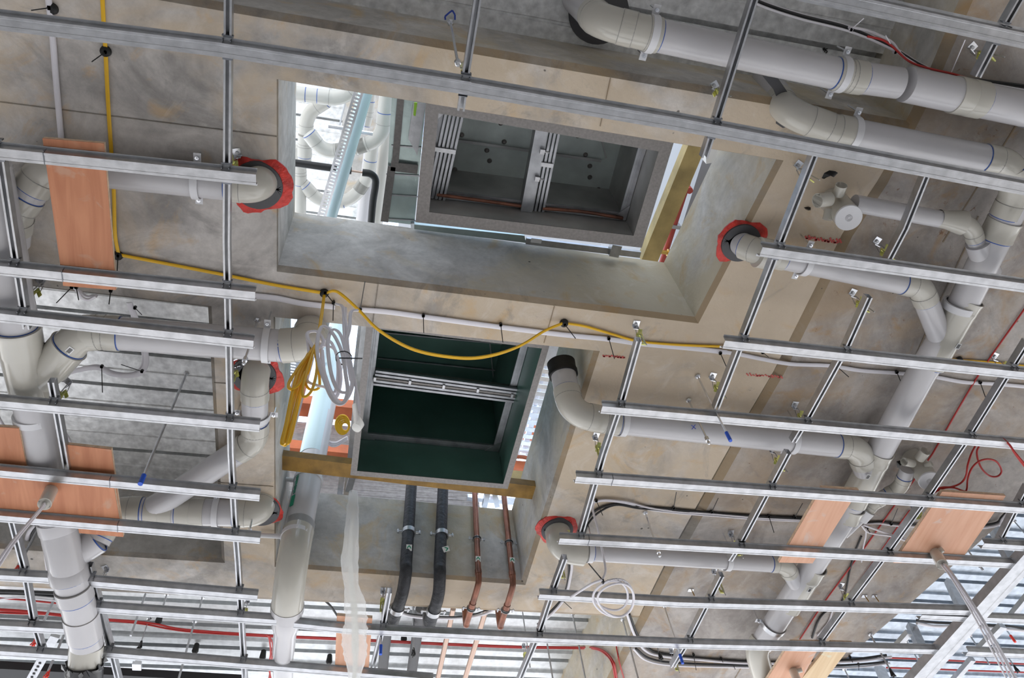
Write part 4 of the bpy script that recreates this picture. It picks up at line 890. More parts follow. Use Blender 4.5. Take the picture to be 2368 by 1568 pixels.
cable('cable_run', 'black and white cables crossing beyond the slab behind the steel track', [([(2120, 1434), (2160, 1440), (2215, 1442), (2290, 1446), (2330, 1448), (2400, 1458)], 3.1, 'black_cable', .007, 0), ([(2120, 1441), (2160, 1448), (2215, 1449), (2290, 1452), (2400, 1462)], 3.09, WH, .009, 0)])
cable('cable_run', 'white and black cables at the lower left, behind the large drain', [([(-20, 1366), (60, 1369), (134, 1372)], 3.3, 'black_cable', .010, 0), ([(-20, 1372), (60, 1374), (134, 1380)], 3.3, 'black_cable', .007, 0), ([(85, 1215), (68, 1232), (62, 1262), (66, 1290), (80, 1325)], 3.05, WH, .012, 0), ([(92, 1212), (76, 1232), (70, 1258)], 3.04, 'black_cable', .008, 0), ([(106, 1280), (110, 1310), (114, 1330)], 3.0, WH, .010, 0), ([(-20, 1388), (50, 1382), (134, 1390)], 3.3, WH, .004, 0)])
cable('cable_run', 'grey cable under the slab edge behind the black pipe ends', [([(890, 1398), (912, 1410), (950, 1425), (1020, 1430), (1080, 1428), (1120, 1420), (1146, 1408)], 3.15, WH, .008, 0), ([(888, 1394), (910, 1405), (950, 1420), (1020, 1426), (1080, 1424), (1140, 1407)], 3.15, 'black_cable', .004, 0)])
cable('black_cable', 'thin black cable end above the small board behind the plastic sheet', [([(750, 1388), (765, 1402), (780, 1424)], 3.3, 'black_cable', .006, 0)])
RC = 'red_cable'
cable('red_cable', 'straight red cable running diagonally down beside the drain at right', [([(2400, 664), (2368, 716), (2260, 872), (2156, 1050)], HK, RC, .0042, 0), ([(2156, 1050), (2110, 1115), (2068, 1170), (1994, 1274), (1906, 1393), (1850, 1478)], HK, RC, .0042, 0)])
cable('red_cable', 'second red cable half hidden by the rail behind the broad board', [([(2104, 1180), (2080, 1212), (2050, 1256), (1990, 1340), (1925, 1432), (1880, 1492)], HK, RC, .0036, 0)])
cable('red_cable', 'looping red cable lying over the top of the broad plywood board', [([(2150, 1142, 2.80), (2175, 1128, 2.80), (2200, 1126, 2.80), (2222, 1117, 2.80), (2234, 1100, 2.80), (2238, 1075, 2.82), (2246, 1050, 2.86), (2255, 1032, 2.90)], 0, RC, .0045, 0), ([(2150, 1144, 2.80), (2180, 1130, 2.80), (2205, 1128, 2.80), (2230, 1136, 2.79), (2236, 1130, 2.79), (2238, 1108, 2.80), (2246, 1085, 2.82), (2262, 1068, 2.84), (2284, 1062, 2.85), (2305, 1068, 2.85), (2316, 1088, 2.85), (2308, 1101, 2.85), (2290, 1101, 2.85), (2272, 1086, 2.85), (2262, 1065, 2.87), (2259, 1045, 2.89), (2264, 1032, 2.90)], 0, RC, .0045, 0)])
cable('red_cable', 'doubled red cable hanging over the channel at the right edge', [([(2288, 1010, 2.76), (2310, 1010, 2.74), (2330, 1024, 2.70), (2350, 1050, 2.66), (2400, 1110, 2.6)], 0, RC, .0045, 0), ([(2289, 1010, 2.76), (2312, 1012, 2.74), (2334, 1028, 2.70), (2352, 1056, 2.66), (2400, 1118, 2.6)], 0, RC, .0045, 0)])
cable('red_cable', 'red cables along the deck at the bottom, from the left edge to the beam', [([(-20, 1409), (60, 1414), (145, 1423)], 3.40, RC, .009, 0), ([(-20, 1416), (60, 1419), (145, 1421)], 3.40, RC, .006, 0), ([(240, 1432), (300, 1436), (360, 1443), (430, 1456), (620, 1469), (780, 1476), (1000, 1487), (1200, 1495), (1340, 1497), onface(1375, 1498), onface(1400, 1508), onface(1418, 1530), onface(1424, 1555), onface(1428, 1580)], 3.40, RC, .006, 0), ([(240, 1434), (330, 1443), (430, 1460), (620, 1472), (780, 1479), (1000, 1490), (1200, 1498), (1340, 1500), onface(1380, 1502), onface(1403, 1516), onface(1416, 1536), onface(1424, 1580)], 3.40, RC, .005, 0), ([(-20, 1382), (60, 1388), (140, 1396)], 3.38, RC, .005, 0)])
cable('red_cable', 'red cable dropping beside the vertical drain at the bottom', [([(616, 1468), (622, 1474), (626, 1510), (622, 1540), (628, 1580)], 3.2, RC, .005, 0), ([(622, 1470), (630, 1490), (628, 1530), (620, 1580)], 3.2, RC, .004, 0)])
cable('red_cable', 'thin red cable hanging in front of the concrete beam at the bottom', [([onface(1424, 1488), onface(1432, 1530), onface(1446, 1580)], 3.06, RC, .004, 0)])
cable('red_cable', 'upper red cable across the deck beyond the steel track', [([(2050, 1521), (2150, 1525), (2250, 1530), (2400, 1537)], 3.42, RC, .006, 0)])
cable('red_cable', 'lower red cable across the deck beyond the steel track', [([(2050, 1544), (2150, 1547), (2250, 1551), (2400, 1556)], 3.42, RC, .006, 0)])
tr = []
for k in range(6):
    o_ = (k - 2.5) * 2.2; tr.append(([(1690, -28 + o_), (1760, 8 + o_), (1850, 38 + o_), (1960, 66 + o_), (2050, 104 + o_ * .7), (2130, 152 + o_ * .6), (2190, 175 + o_ * .5), (2290, 190 + o_ * .8), (2400, 206 + o_ * 1.4)], 3.02 - .04 * (k % 2) if k < 5 else 2.97, ('black_cable' if k in (1, 3, 4) else WH), .0042, 0))
tr.append(([(1960, 62), (2010, 72), (2060, 96), (2080, 120), (2110, 148)], 2.98, WH, .005, 0)); tr.append(([(2006, 84), (2040, 92), (2062, 106), (2100, 140), (2140, 156), (2200, 170), (2235, 180)], 2.95, RC, .004, 0))
cable('cable_run', 'long bundle of white, black and red cables across the top right deck', tr, ties=[(1968, 68, 1998, 42, 2.97, WH, 2.93), (2070, 120, 2048, 82, 2.97, WH, 2.93), (2198, 172, 2232, 92, 2.96, WH, 2.90)])
cable('cable_run', 'flat white cables clipped in the deck recess below the reducer', [([(112, 888), (150, 866), (180, 856), (225, 851), (260, 866), (300, 869), (326, 862), (338, 840), (336, 810), (325, 770), (314, 735), (300, 700)], 3.30, WH, .004, .012), ([(118, 880), (170, 858), (225, 846), (262, 861), (300, 865), (322, 857), (332, 838), (330, 810), (319, 772), (310, 740), (296, 700)], 3.32, WH, .004, .008)], ties=[(235, 848, 237, 908, 3.28), (328, 859, 280, 843, 3.28), (312, 712, 328, 728, 3.3)])
cable('white_cable', 'loose white cables drooping under the foot of the tall board', [([(168, 662), (178, 672), (190, 688), (205, 693), (222, 685)], 2.9, WH, .006, 0), ([(170, 660), (184, 672), (200, 685), (225, 683)], 2.92, WH, .005, 0)], ties=[(166, 664, 130, 701, 2.9), (176, 664, 182, 694, 2.9), (256, 672, 252, 704, 2.9)])
cable('white_cable', 'white cables curving in the recess beside the lower left board', [([(144, 1040), (150, 1020), (144, 1000), (136, 985)], 3.1, WH, .006, 0), ([(170, 1045), (162, 1020), (150, 1000), (140, 990)], 3.1, WH, .006, 0), ([(-10, 950), (5, 980), (20, 990), (60, 985)], 3.1, WH, .007, 0)])
# ---------------------------------------------------------------- threaded rods
def rod(label, a, by, h=HS, r=.0045, tip=None, nut=False, tipm=None, nm='threaded_rod'):
    A = P(*a, h - .001); B = drop(A, by); t = thing(nm, label, 'rod', A, 'rods hanging from the slab')
    MB().tube([A, B], r, 10).build('rod_shaft', 'zinc' if tip or nut else 'galv', t)
    g = MB(); g.tube([A, A - Z * .006, A - Z * .012], .012, 6, True, 0, [.014, .014, .008]); g.build('anchor_nut', 'zinc', t)
    if tip: g = MB(); g.tube([B + Z * .05, B - Z * .004], r * 1.7, 10); g.build('tip_cap', tip, t)
    if nut: g = MB(); g.tube([B + Z * .03, B + Z * .030, B + Z * .008, B + Z * .006, B - Z * .012, B - Z * .016], .009, 6, True, 0, [r, .010, .010, .006, .007, .003]); g.build('coupling_nut', 'zinc', t)
    if tipm:
        g = MB(); c = B + Z * .02
        for k in range(7): a_ = k * 2.4; g.tube([c + Z * (.03 - k * .008), c + Vector((math.cos(a_) * .012, math.sin(a_) * .012, -.014 - k * .002))], .006, 6, True, 0, [.007, .003])
        g.build('tape_flag', tipm, t)
    return t
rod('short rod at the top centre below a blue drawn arrow', (1042, 52), 148, 3.1, nut=True)
rod('rod with blue tip hanging across the metal recess at left', (432, 862), 1118, 3.44, .006, 'blue_cap')
rod('rod with coupling beside the large elbow at left', (596, 740), 838, HS, nut=True)
rod('rod with blue tip between the rails right of the lower shaft', (1613, 870), 1018, HS, tip='blue_cap')
rod('short rod with coupling beside the blue-tipped one right of the lower shaft', (1592, 925), 1022, HS, nut=True)
rod('rod with coupling above the slim white pipe at lower right', (1492, 1185), 1282, HS, nut=True)
rod('short rod at the lowest left red collar', (593, 1158), 1236, HS, nut=True)
rod('rod with brown coupling at the slab edge below the broad board', (2233, 1266), 1314, 2.98, nut=True)
rod('blue-tipped rod beside the hanging plastic sheet', (886, 1372), 1512, HS, tip='blue_cap')
rod('rod between the two black pipes with a scrap of black tape', (956, 1402), 1516, 3.44, .006, tipm='black_wrap')
rod('blue-tipped rod below the beam right of the small coil', (1536, 1400), 1533, HS, tip='blue_cap')
rod('rod in front of the deck, third left of the beam', (1208, 1412), 1545, 3.44, .004)
rod('rod in front of the deck, second left of the beam', (1254, 1418), 1580, 3.44, .005)
rod('rod in front of the deck, nearest left of the beam', (1324, 1420), 1580, 3.44, .005)
rod('rod in front of the beam side at the bottom', (1440, 1432), 1580, 3.12, .005)
rod('rod with black tape on the concrete beyond the beam', (1500, 1426), 1525, 3.2, .005, tipm='black_wrap')
rod('red-tipped rod beside the left of the large drain', (133, 1369), 1492, 3.44, .007, tipm='red_cap')
rod('red-tipped rod crossing the lowest short channel at left', (156, 1450), 1566, 3.44, .007, tipm='red_cap')
rod('dark red-tipped rod under the conduit cables at left', (92, 1216), 1322, 3.05, .007, tipm='red_cap')
rod('leftmost thin rod over the bottom deck, right of the large drain', (338, 1369), 1470, 3.44, .006)
rod('short thin rod over the bottom deck, second right of the large drain', (386, 1374), 1412, 3.44, .005)
rod('short thin rod over the bottom deck, third right of the large drain', (468, 1382), 1418, 3.44, .005)
rod('long thin rod over the bottom deck, reaching the bottom edge', (450, 1437), 1590, 3.40, .006)
rod('thin hooked wire with black tape over the bottom deck', (345, 1430), 1500, 3.44, .003, tipm='black_wrap')
rod('red-tipped rod beyond the steel track at lower right', (2312, 1436), 1484, 3.40, .005, tip='red_cap')
rod('rod with black tape beyond the steel track at lower right', (2298, 1474), 1553, 3.44, .005, tipm='black_wrap')
rod('rod crossing the rail beyond the steel track', (2243, 1470), 1536, 3.40, .005)
rod('rod with black tape by the diagonal stud at the bottom', (2012, 1466), 1564, HS, .005, tipm='black_wrap')
rod('blue-tipped rod between the diagonal studs at the bottom', (2096, 1482), 1552, 3.30, .005, tip='blue_cap')
rod('thin rod at the upper right of the deck beyond the slab', (2345, 1205), 1250, 3.44, .004)
rod('small rod stub on the concrete at the bottom right', (1952, 1546), 1572, HS, .004)
# ---------------------------------------------------------------- spring hangers
def make_hanger():
    t = bpy.data.objects.new('rail_hanger', None); C.objects.link(t); t.location = (0, 0, 0)
    g = MB(); g.box(Vector((0, 0, -.002)), X, Yv, Z, .030, .030, .003); g.box(Vector((0, .014, -.014)), X, Yv, Z, .028, .003, .026); g.build('anchor_plate', 'zinc', t, smooth=False)
    g = MB(); g.tube([Vector((0, .002, 0)), Vector((0, .002, -.010))], .007, 6); g.build('anchor_bolt', 'galv', t)
    g = MB(); g.tube(catmull([Vector((0, .02, -.018)), Vector((.006, .008, -.024)), Vector((.004, .004, -.05)), Vector((-.002, .0, -.12)), Vector((.0, -.008, -.20))], 5), .0022, 8); g.tube([Vector((0, .02, -.018)), Vector((-.006, .028, -.075))], .0018, 6); g.build('hanger_wire', 'galv', t)
    g = MB()
    for sg in (-1, 1): g.box(Vector((sg * .009, .012, -.115)), X, Yv, Z, .008, .004, .075)
    g.box(Vector((0, .012, -.078)), X, Yv, Z, .026, .010, .010); g.box(Vector((0, .012, -.152)), X, Yv, Z, .024, .005, .020)
    a = Vector((0, .7, -.7)).normalized(); g.box(Vector((.002, .022, -.075)), X, a.cross(X).normalized(), a, .018, .002, .034); g.box(Vector((-.004, -.006, -.088)), X, Vector((0, .5, .86)), Vector((0, -.86, .5)), .017, .002, .026)
    g.build('spring_clip', 'yellow_zinc', t, smooth=False)
    return t
hp = make_hanger(); first = True
for px, py, rz, s_, lab in ((1846, 380, .4, 1, 'hanger above the upper capped fitting'), (2028, 556, .3, 1, 'hanger between the small pipe and the red writing'), (1972, 675, .2, 1, 'hanger at the top end of the rail by the middle elbow pipe'),
    (1648, 868, .1, 1, 'hanger near the blue-tipped rod right of the lower shaft'), (1838, 934, 0, 1, 'hanger beside the brown groove above the ringed pipe'), (1378, 1006, .1, 1, 'hanger just under the elbow of the ringed pipe'),
    (1786, 1036, .2, 1, 'hanger under the ringed pipe beside the brown groove'), (1471, 748, 0, 1, 'hanger at the start of the rail by the yellow cable'), (1690, 1230, -.2, 1, 'hanger under the black and white cables'),
    (1652, 1316, 0, 1, 'hanger below the slim white pipe near the brown groove'), (1945, 1352, .1, 1, 'hanger beside the black cable at lower right'), (2300, 822, .2, 1, 'hanger beside the straight red cable at the right edge'),
    (1293, 1280, 0, 1, 'hanger just below the lower right red collar'), (1553, 1500, 0, .9, 'hanger over the black and white cables at the bottom'), (2248, 108, .5, 1, 'hanger in the top right corner'),
    (60, 484, -.8, 1, 'hanger at the bend of the pipe at the left edge'), (94, 648, -.8, 1, 'hanger left of the foot of the tall board'), (156, 880, -.7, 1, 'hanger hanging from the recess below the wye'),
    (244, 1312, -.5, 1, 'hanger on the concrete left of the long low channel'), (548, 352, -.3, 1, 'hanger behind the long rail above the upper left collar'), (572, 1386, -.2, .8, 'hanger beside the long rail at the bottom'),
    (548, 836, -.5, .9, 'hanger tucked beside the middle left red collar'), (558, 1150, 0, .8, 'hanger beside the lowest left red collar'), (1212, 1490, 0, .8, 'hanger on the deck left of the beam at the bottom'),
    (1652, 196, .8, .9, 'orange-tinted hanger at the top rail above the upper shaft'), (1310, 1210, .1, .8, 'hanger touching the lower right red collar'), (886, 1362, 0, .9, 'hanger above the blue-tipped rod by the plastic sheet'), (2112, 1168, .2, .9, 'hanger above the cables left of the broad board'), (1072, 152, .3, .7, 'hanger behind the top centre rail in a chipped patch')):
    o_ = hp if first else copy_tree(hp); first = False
    o_.location = P(px, py, HS); o_.rotation_euler = (0, 0, rz); o_.scale = (s_, s_, s_ * .95)
    tag(o_, 'yellow zinc ' + lab, 'hanger', 'sprung hangers fixed to the slab')
for px, py, lab in ((1597, 1364, 'bent screw anchor left of the brown groove at the bottom'), (1998, 1378, 'left one of two bent screw anchors at lower right'), (2021, 1378, 'right one of two bent screw anchors at lower right')):
    A = P(px, py, HS); t = thing('screw_anchor', lab, 'anchor', A, 'bent screw anchors')
    g = MB(); g.box(A - Z * .003, X, Yv, Z, .03, .02, .004); g.build('plate', 'zinc', t, smooth=False)
    g = MB(); g.tube([A - Z * .004 + X * .006, A + Vector((.010, .0, -.04))], .003, 8); g.build('screw', 'timber_treated', t)
# ---------------------------------------------------------------- marks sprayed or drawn on the concrete
def mark(label, lines, m, w_=.006, h=HS - .0015, name='painted_mark'):
    g = MB()
    for l in lines:
        for a, b in zip(l, l[1:]): g.beam(P(*a, h), P(*b, h), w_, .001)
    o_ = g.build(name, m, smooth=False); tag(o_, label, 'marking'); return o_
def scrawl(x0, y0, x1, y1, n, amp, sd):
    r_ = random.Random(sd); out = []
    for i in range(n):
        x = x0 + (x1 - x0) * i / n; y = y0 + (y1 - y0) * i / n; out.append([(x, y - amp * r_.random()), (x + (x1 - x0) / n * .7, y + amp * r_.random())])
        if r_.random() < .6: out.append([(x, y + amp * .6), (x + (x1 - x0) / n, y + amp * .6 * r_.random())])
    return out
mark('smeared red spray writing beside the upper capped fitting', scrawl(1862, 548, 1948, 560, 12, 7, 3), 'paint_red', .007)
mark('faint red spray writing beside the blue-tipped rod', scrawl(1726, 866, 1812, 872, 12, 4, 5), 'paint_red', .005)
mark('faint red spray marks at the corner of the lower shaft', scrawl(1394, 822, 1446, 826, 8, 4, 8), 'paint_red', .006)
mark('blue arrow drawn at the slab edge above the short top rod', [[(1030, 46), (1029, 38), (1038, 30), (1046, 24), (1052, 34), (1052, 46)]], 'paint_blue', .006, 3.09)
c = P(1604, 987, HP); o_ = MB(); 
for a, b in (((1599, 983), (1609, 992)), ((1608, 982), (1600, 993))): o_.beam(P(*a, HP - rph - .0035), P(*b, HP - rph - .0035), .003, .001)
tag(o_.build('pen_mark', 'paint_blue', smooth=False), 'small blue X drawn on the ringed white pipe', 'marking')
mark('small black handwritten 95 on the metal deck above the top right pipe', [[(1905, 117), (1903, 112), (1907, 111), (1908, 114), (1904, 115)], [(1908, 114), (1907, 121)], [(1914, 113), (1910, 113), (1910, 117), (1913, 118), (1912, 122), (1909, 122)]], 'ink', .004, 3.355)
def patch(label, px, py, pts, m, h=HS - .003, rise=.012):
    cc = P(px, py, h); n = len(pts); g = MB(); rim = [P(px + x, py + y, h + .003) for x, y in pts]
    inn = [cc + (p - cc) * .6 - Z * rise * (.5 + .5 * noise.noise(p * 30)) for p in rim]
    g.add(rim + inn + [cc - Z * rise], [[i, (i + 1) % n, n + (i + 1) % n, n + i] for i in range(n)] + [[n + i, n + (i + 1) % n, 2 * n] for i in range(n)]); o_ = g.build('sealant_lump', m); tag(o_, label, 'sealant'); return o_
patch('torn black sealant above the upper capped fitting', 1918, 404, [(-18, 8), (-12, -4), (0, -10), (14, -8), (20, -4), (10, 6), (2, 2), (-4, 4), (-12, 10)], 'black_wrap')
patch('small black sealant scrap left of the upper capped fitting', 1867, 482, [(-8, -2), (2, -4), (8, -2), (8, 4), (2, 5), (-4, 2)], 'black_wrap')
patch('black sealant lump left of the lower capped fitting', 2081, 1075, [(-8, -8), (0, -10), (4, -2), (8, 4), (4, 9), (-6, 6)], 'black_wrap')
# chipped break-out round the hole in the slab edge at top right
g = MB(); cc = P(1798, 262, HS - .002); rim = [P(x, y, HS - .004) for x, y in ((1764, 176), (1790, 208), (1802, 240), (1798, 262), (1795, 286), (1810, 296), (1828, 292), (1836, 262), (1822, 214), (1800, 182))]
g.add(rim + [p + Z * .006 for p in rim], [list(range(10))] + [[i, (i + 1) % 10, 10 + (i + 1) % 10, 10 + i] for i in range(10)]); tag(g.build('breakout_hole', 'collar_steel', smooth=False), 'dark broken-out hole in the slab edge behind the second large pipe', 'hole')
# ---------------------------------------------------------------- ducts in the shafts
def open_duct(label, outer, fw, h, depth, inside, roof, bars_y=(), bars_x=(), lipw=.05, roofparts=None):
    """outer: TL TR BR BL pixel corners of the bottom flange at height h"""
    o4 = [P(*p, h) for p in outer]; zb = h + CZ
    cx = sum((p for p in o4), Vector()) / 4; t = thing('supply_duct', label, 'air duct', Vector((cx.x, cx.y, zb)), 'open-bottomed ducts in the shafts')
    def inset(k): 
        l = [(p.x, p.y) for p in o4]; l = l if area(l) > 0 else l[::-1]; return offset_loop(l, [k] * 4)
    a, b = inset(0), inset(fw)
    g = MB()
    for i in range(4):
        j = (i + 1) % 4; g.prism([a[i], a[j], b[j], b[i]], zb, zb + .004)
    g.build('bottom_flange', 'duct_frame', t, smooth=False)
    g = MB()
    c1 = inset(fw - .002); c2 = inset(fw - .006)
    for i in range(4):
        j = (i + 1) % 4; g.prism([c1[i], c1[j], c2[j], c2[i]], zb + .004, zb + depth)
    g.build('duct_wall', inside, t, smooth=False)
    g = MB(); g.prism(inset(fw - .006), zb + depth, zb + depth + .01); g.build('top_panel', roof, t, smooth=False)
    # inner ribbed frame a hand's breadth up
    zf = zb + depth * .30; e1, e2 = inset(fw), inset(fw + .035); g = MB()
    for i in range(4):
        j = (i + 1) % 4; g.prism([e1[i], e1[j], e2[j], e2[i]], zf, zf + .012)
        for k in (.012, .022):
            f1, f2 = inset(fw + k), inset(fw + k + .003); g.prism([f1[i], f1[j], f2[j], f2[i]], zf - .003, zf)
    g.build('inner_frame', 'galv_dark', t, smooth=False)
    for i in range(4):                       # corner gussets
        g = MB()
        c = Vector(e1[i]); u = (Vector(e1[(i + 1) % 4]) - c).normalized(); v_ = (Vector(e1[i - 1]) - c).normalized(); s_ = .075
        g.prism([c, c + u * s_, c + v_ * s_] if area([c, c + u * s_, c + v_ * s_]) > 0 else [c, c + v_ * s_, c + u * s_], zf - .006, zf - .003)
        g.build('corner_gusset', 'galv', t, smooth=False)
    return t, zb, zf, inset, b
t, zb, zf, ins, bb = open_duct('larger open duct with pale insulated lining in the upper shaft', [(986, 226), (1559, 327), (1484, 573), (961, 514)], .052, 3.22, .55, 'duct_inside', 'duct_board')
def strips(t, A, B, n, wd, name, z, m='galv', gap=.0):
    """ribbed track: n folded strips side by side, running from A to B"""
    d = (B - A).normalized(); s = Vector((d.y, -d.x, 0)); g = MB(); A = Vector((A.x, A.y, z)); B = Vector((B.x, B.y, z))
    for k in range(n):
        o_ = s * ((k - (n - 1) / 2) * wd / n); g.sweep([A + o_, B + o_], [(-wd / n * .42, .012), (-wd / n * .30, 0), (wd / n * .30, 0), (wd / n * .42, .012)], closed=True)
    return g.build(name, m, t, smooth=False)
zz = zf - CZ - .016
strips(t, P(1051, 262, zz), P(1008, 460, zz), 5, .085, 'ribbed_track', zf - .020, 'galv_dark')
strips(t, P(1276, 296, zz), P(1238, 488, zz), 5, .085, 'ribbed_track', zf - .020, 'galv_dark')
g = MB(); A, B = P(1252, 292, zz), P(1216, 486, zz); g.beam(Vector((A.x, A.y, zf)), Vector((B.x, B.y, zf)), .05, .07); g.build('middle_mullion', 'galv_dark', t, smooth=False)
for a in ((1040, 350), (1266, 382)):
    p = P(*a, zz - .01); g = MB(); g.box(p + X * -.025, X, Yv, Z, .10, .018, .004); g.build('strap_bracket', 'galv', t, smooth=False)
for a in ((1254, 350), (1242, 413)):
    p = P(*a, zz - .03); g = MB(); g.box(p, X, Yv, Z, .02, .02, .02); g.tube([p, p + X * .03], .004, 8); g.build('clamp_bolt', 'galv', t)
zr = zb + .55 - CZ
g = MB()
for a, b in (((1040, 322), (1390, 372)),): g.beam(P(a[0], a[1], zr - .02), P(b[0], b[1], zr - .02), .012, .012)
g.beam(P(1380, 280, zr - .02), P(1402, 365, zr - .02), .006, .008); g.build('panel_joint', 'duct_inside', t, smooth=False)
g = MB(); r_ = random.Random(2)
for x, y in ((1064, 268), (1158, 285), (1068, 312), (1166, 328), (1126, 348), (1132, 372), (1052, 392), (1336, 314), (1354, 358), (1364, 410), (1218, 412), (1384, 438), (1290, 432), (1364, 384)):
    c = P(x, y, zr - .004); g = MB(); g.tube([c, c - Z * .006], .02, 10, True, 0, [.012, .006]); g.build('insulation_pin', 'duct_frame', t)
g = MB(); g.tube(catmull([P(1010, 450, zz), P(1100, 462, zz - .01), P(1215, 478, zz)], 6), .008, 8); g.tube(catmull([P(1255, 482, zz), P(1350, 490, zz - .01), P(1440, 505, zz)], 6), .008, 8); g.build('copper_strip', 'copper', t)
t, zb, zf, ins, bb = open_duct('smaller open duct with dark green lining, resting by the yellow timber in the lower shaft', [(848, 744), (1272, 795), (1174, 1131), (810, 1099)], .030, 3.12, .85, 'duct_green', 'duct_green')
zz = zf - CZ - .016
for a, b in (((868, 862), (1200, 906)), ((864, 884), (1197, 926))):
    strips(t, P(*a, zz), P(*b, zz), 2, .04, 'crossbar_track', zf - .020, 'galv_dark')
g = MB(); A, B = P(862, 876, zz), P(1194, 918, zz); g.beam(Vector((A.x, A.y, zf + .03)), Vector((B.x, B.y, zf + .03)), .02, .09); g.build('crossbar', 'duct_frame', t, smooth=False)
for x, y in ((867, 876), (948, 884), (1026, 894), (1105, 903), (1184, 915)):
    p = P(x, y, zz - .008); g = MB(); g.box(p, X, Yv, Z, .012, .02, .01); g.build('clamp_bolt', 'galv', t, smooth=False)
zr = zb + .85 - CZ; g = MB()
for a, b in (((880, 768), (1210, 800)), ((874, 828), (1200, 862)), ((850, 974), (1150, 1008)), ((1132, 786), (1155, 1010))):
    g.beam(P(*a, zr - .01), P(*b, zr - .01), .006, .01)
g.build('seam_rib', 'galv_dark', t, smooth=False)
# side duct left of the larger one, plain galvanised
g_ = [P(906, 224, 3.62), P(986, 228, 3.62), P(958, 520, 3.62), P(889, 512, 3.62)]
t = thing('side_duct', 'pale galvanised duct side left of the larger open duct in the upper shaft', 'air duct', g_[0])
g = MB(); zq = 3.62 + CZ; g.prism([(p.x, p.y) for p in g_], zq, zq + 1.2); g.build('duct_sheet', 'duct_sheet', t, smooth=False)
for y_ in (337, 402, 450, 506):
    g = MB(); g.beam(P(905 if y_ < 380 else 893, y_, 3.615), P(975, y_ + 5, 3.615), .006, .005)
    g.build('stiffening_crease', 'galv', t, smooth=False)
g = MB(); g.beam(P(904, 384, 3.60), P(966, 392, 3.60), .04, .012); g.beam(P(906, 385, 3.60), P(889, 512, 3.60), .035, .012); g.beam(P(927, 224, 3.60), P(914, 376, 3.60), .03, .012); g.build('joint_flange', 'duct_frame', t, smooth=False)
g = MB(); g.beam(P(957, 515, 3.60), P(958, 527, 3.60), .03, .02); g.build('flange_bolt', 'zinc', t, smooth=False)
g = MB(); g.prism([(p.x, p.y) for p in (P(956, 236, 3.60), P(984, 240, 3.60), P(965, 360, 3.60), P(944, 320, 3.60))], 3.60 + CZ, 3.61 + CZ); g.build('angled_baffle', 'galv', t, smooth=False)
g = MB(); g.prism([(p.x, p.y) for p in (P(958, 236, 3.595), P(965, 237, 3.595), P(961, 268, 3.595), P(956, 266, 3.595))], 3.590 + CZ, 3.595 + CZ); g.build('green_sticker', 'lime', t, smooth=False) if 'lime' in MT else (mat('lime', (.35, .65, .05), .5), g.build('green_sticker', 'lime', t, smooth=False))
t = thing('duct_ledge', 'pale green sheet ledge under the far edge of the larger duct', 'air duct', P(1080, 535, 3.5))
g = MB(); pl = [P(958, 519, 3.5), P(1213, 545, 3.5), P(1216, 562, 3.5), P(958, 530, 3.5)]; g.prism([(p.x, p.y) for p in pl], 3.5 + CZ, 3.53 + CZ); g.build('sheet', 'duct_sheet', t, smooth=False)
g = MB(); g.beam(P(1216, 556, 3.49), P(1480, 588, 3.49), .03, .02); g.beam(P(1410, 574, 3.47), P(1432, 578, 3.47), .06, .05); g.build('support_rail', 'galv', t, smooth=False)
g = MB(); g.box(P(1240, 557, 3.46), X, Yv, Z, .05, .02, .004); g.build('white_label', 'sticker', t, smooth=False)
# ---------------------------------------------------------------- timber, studs and trays seen up the shafts
def bar(name, label, a, b, h, wd, dp, m, cat='timber', group=None, h2=None):
    A, B = P(*a, h), P(*b, h2 or h); o_ = MB().beam(A, B, wd, dp).build(name, m, smooth=False); return tag(o_, label, cat, group)
bar('timber_beam', 'mustard stained timber beam carrying the smaller duct across the lower shaft', (640, 1062), (1240, 1134), 3.26, .09, .045, 'timber_treated')
bar('timber_beam', 'orange painted timber behind the pale pipe, upper one in the lower shaft', (668, 935), (870, 955), 4.6, .11, .09, 'timber_orange')
bar('timber_beam', 'orange painted timber behind the pale pipe, lower one in the lower shaft', (662, 1038), (850, 1056), 4.15, .09, .08, 'timber_orange')
bar('timber_beam', 'orange timber stub right of the smaller duct, upper one', (1195, 992), (1275, 1001), 4.6, .11, .09, 'timber_orange')
bar('timber_beam', 'orange timber stub right of the smaller duct, lower one', (1180, 1084), (1255, 1090), 4.15, .08, .08, 'timber_orange')
bar('timber_beam', 'pale timber block at the lower right of the smaller duct', (1175, 1108), (1245, 1114), 3.6, .07, .08, 'timber')
bar('timber_post', 'yellow timber leaning beside the larger duct in the upper shaft', (1612, 320), (1497, 600), 3.70, .085, .07, 'timber')
t = thing('red_sprinkler_pipe', 'red pipe right of the yellow timber in the upper shaft', 'pipe', P(1590, 430, 3.9)); MB().tube([P(1613, 350, 3.95), P(1530, 610, 3.95)], .017, 16).build('pipe_length', 'red_pipe', t)
c = P(1589, 433, 3.93); g = MB(); g.tube([c, c - Z * .05 + X * .0], .017, 14); g.build('side_outlet', 'red_pipe', t)
c = P(1557, 521, 3.95); g = MB(); g.box(c, X, Yv, Z, .07, .02, .05); g.build('pipe_clamp', 'galv', t, smooth=False)
c = P(1535, 583, 3.9); g = MB(); g.tube([c - X * .05, c + X * .05], .012, 12); g.tube([c + X * .02, c + X * .035], .02, 12); g.build('brass_valve', 'brass', t)
tag(MB().beam(P(1700, 330, 3.9), P(1625, 345, 3.9), .12, .1).build('plaster_lump', 'white_plaster', smooth=False), 'white foam lump beside the upper end of the yellow timber', 'foam')
def studs(label, items, m='zinc'):
    t = thing('steel_framing', label, 'steel framing', P(*items[0][0], items[0][2]))
    for a, b, h, wd, n in items: MB().beam(P(*a, h), P(*b, h), wd, .03).build(n, m, t, smooth=False)
    return t
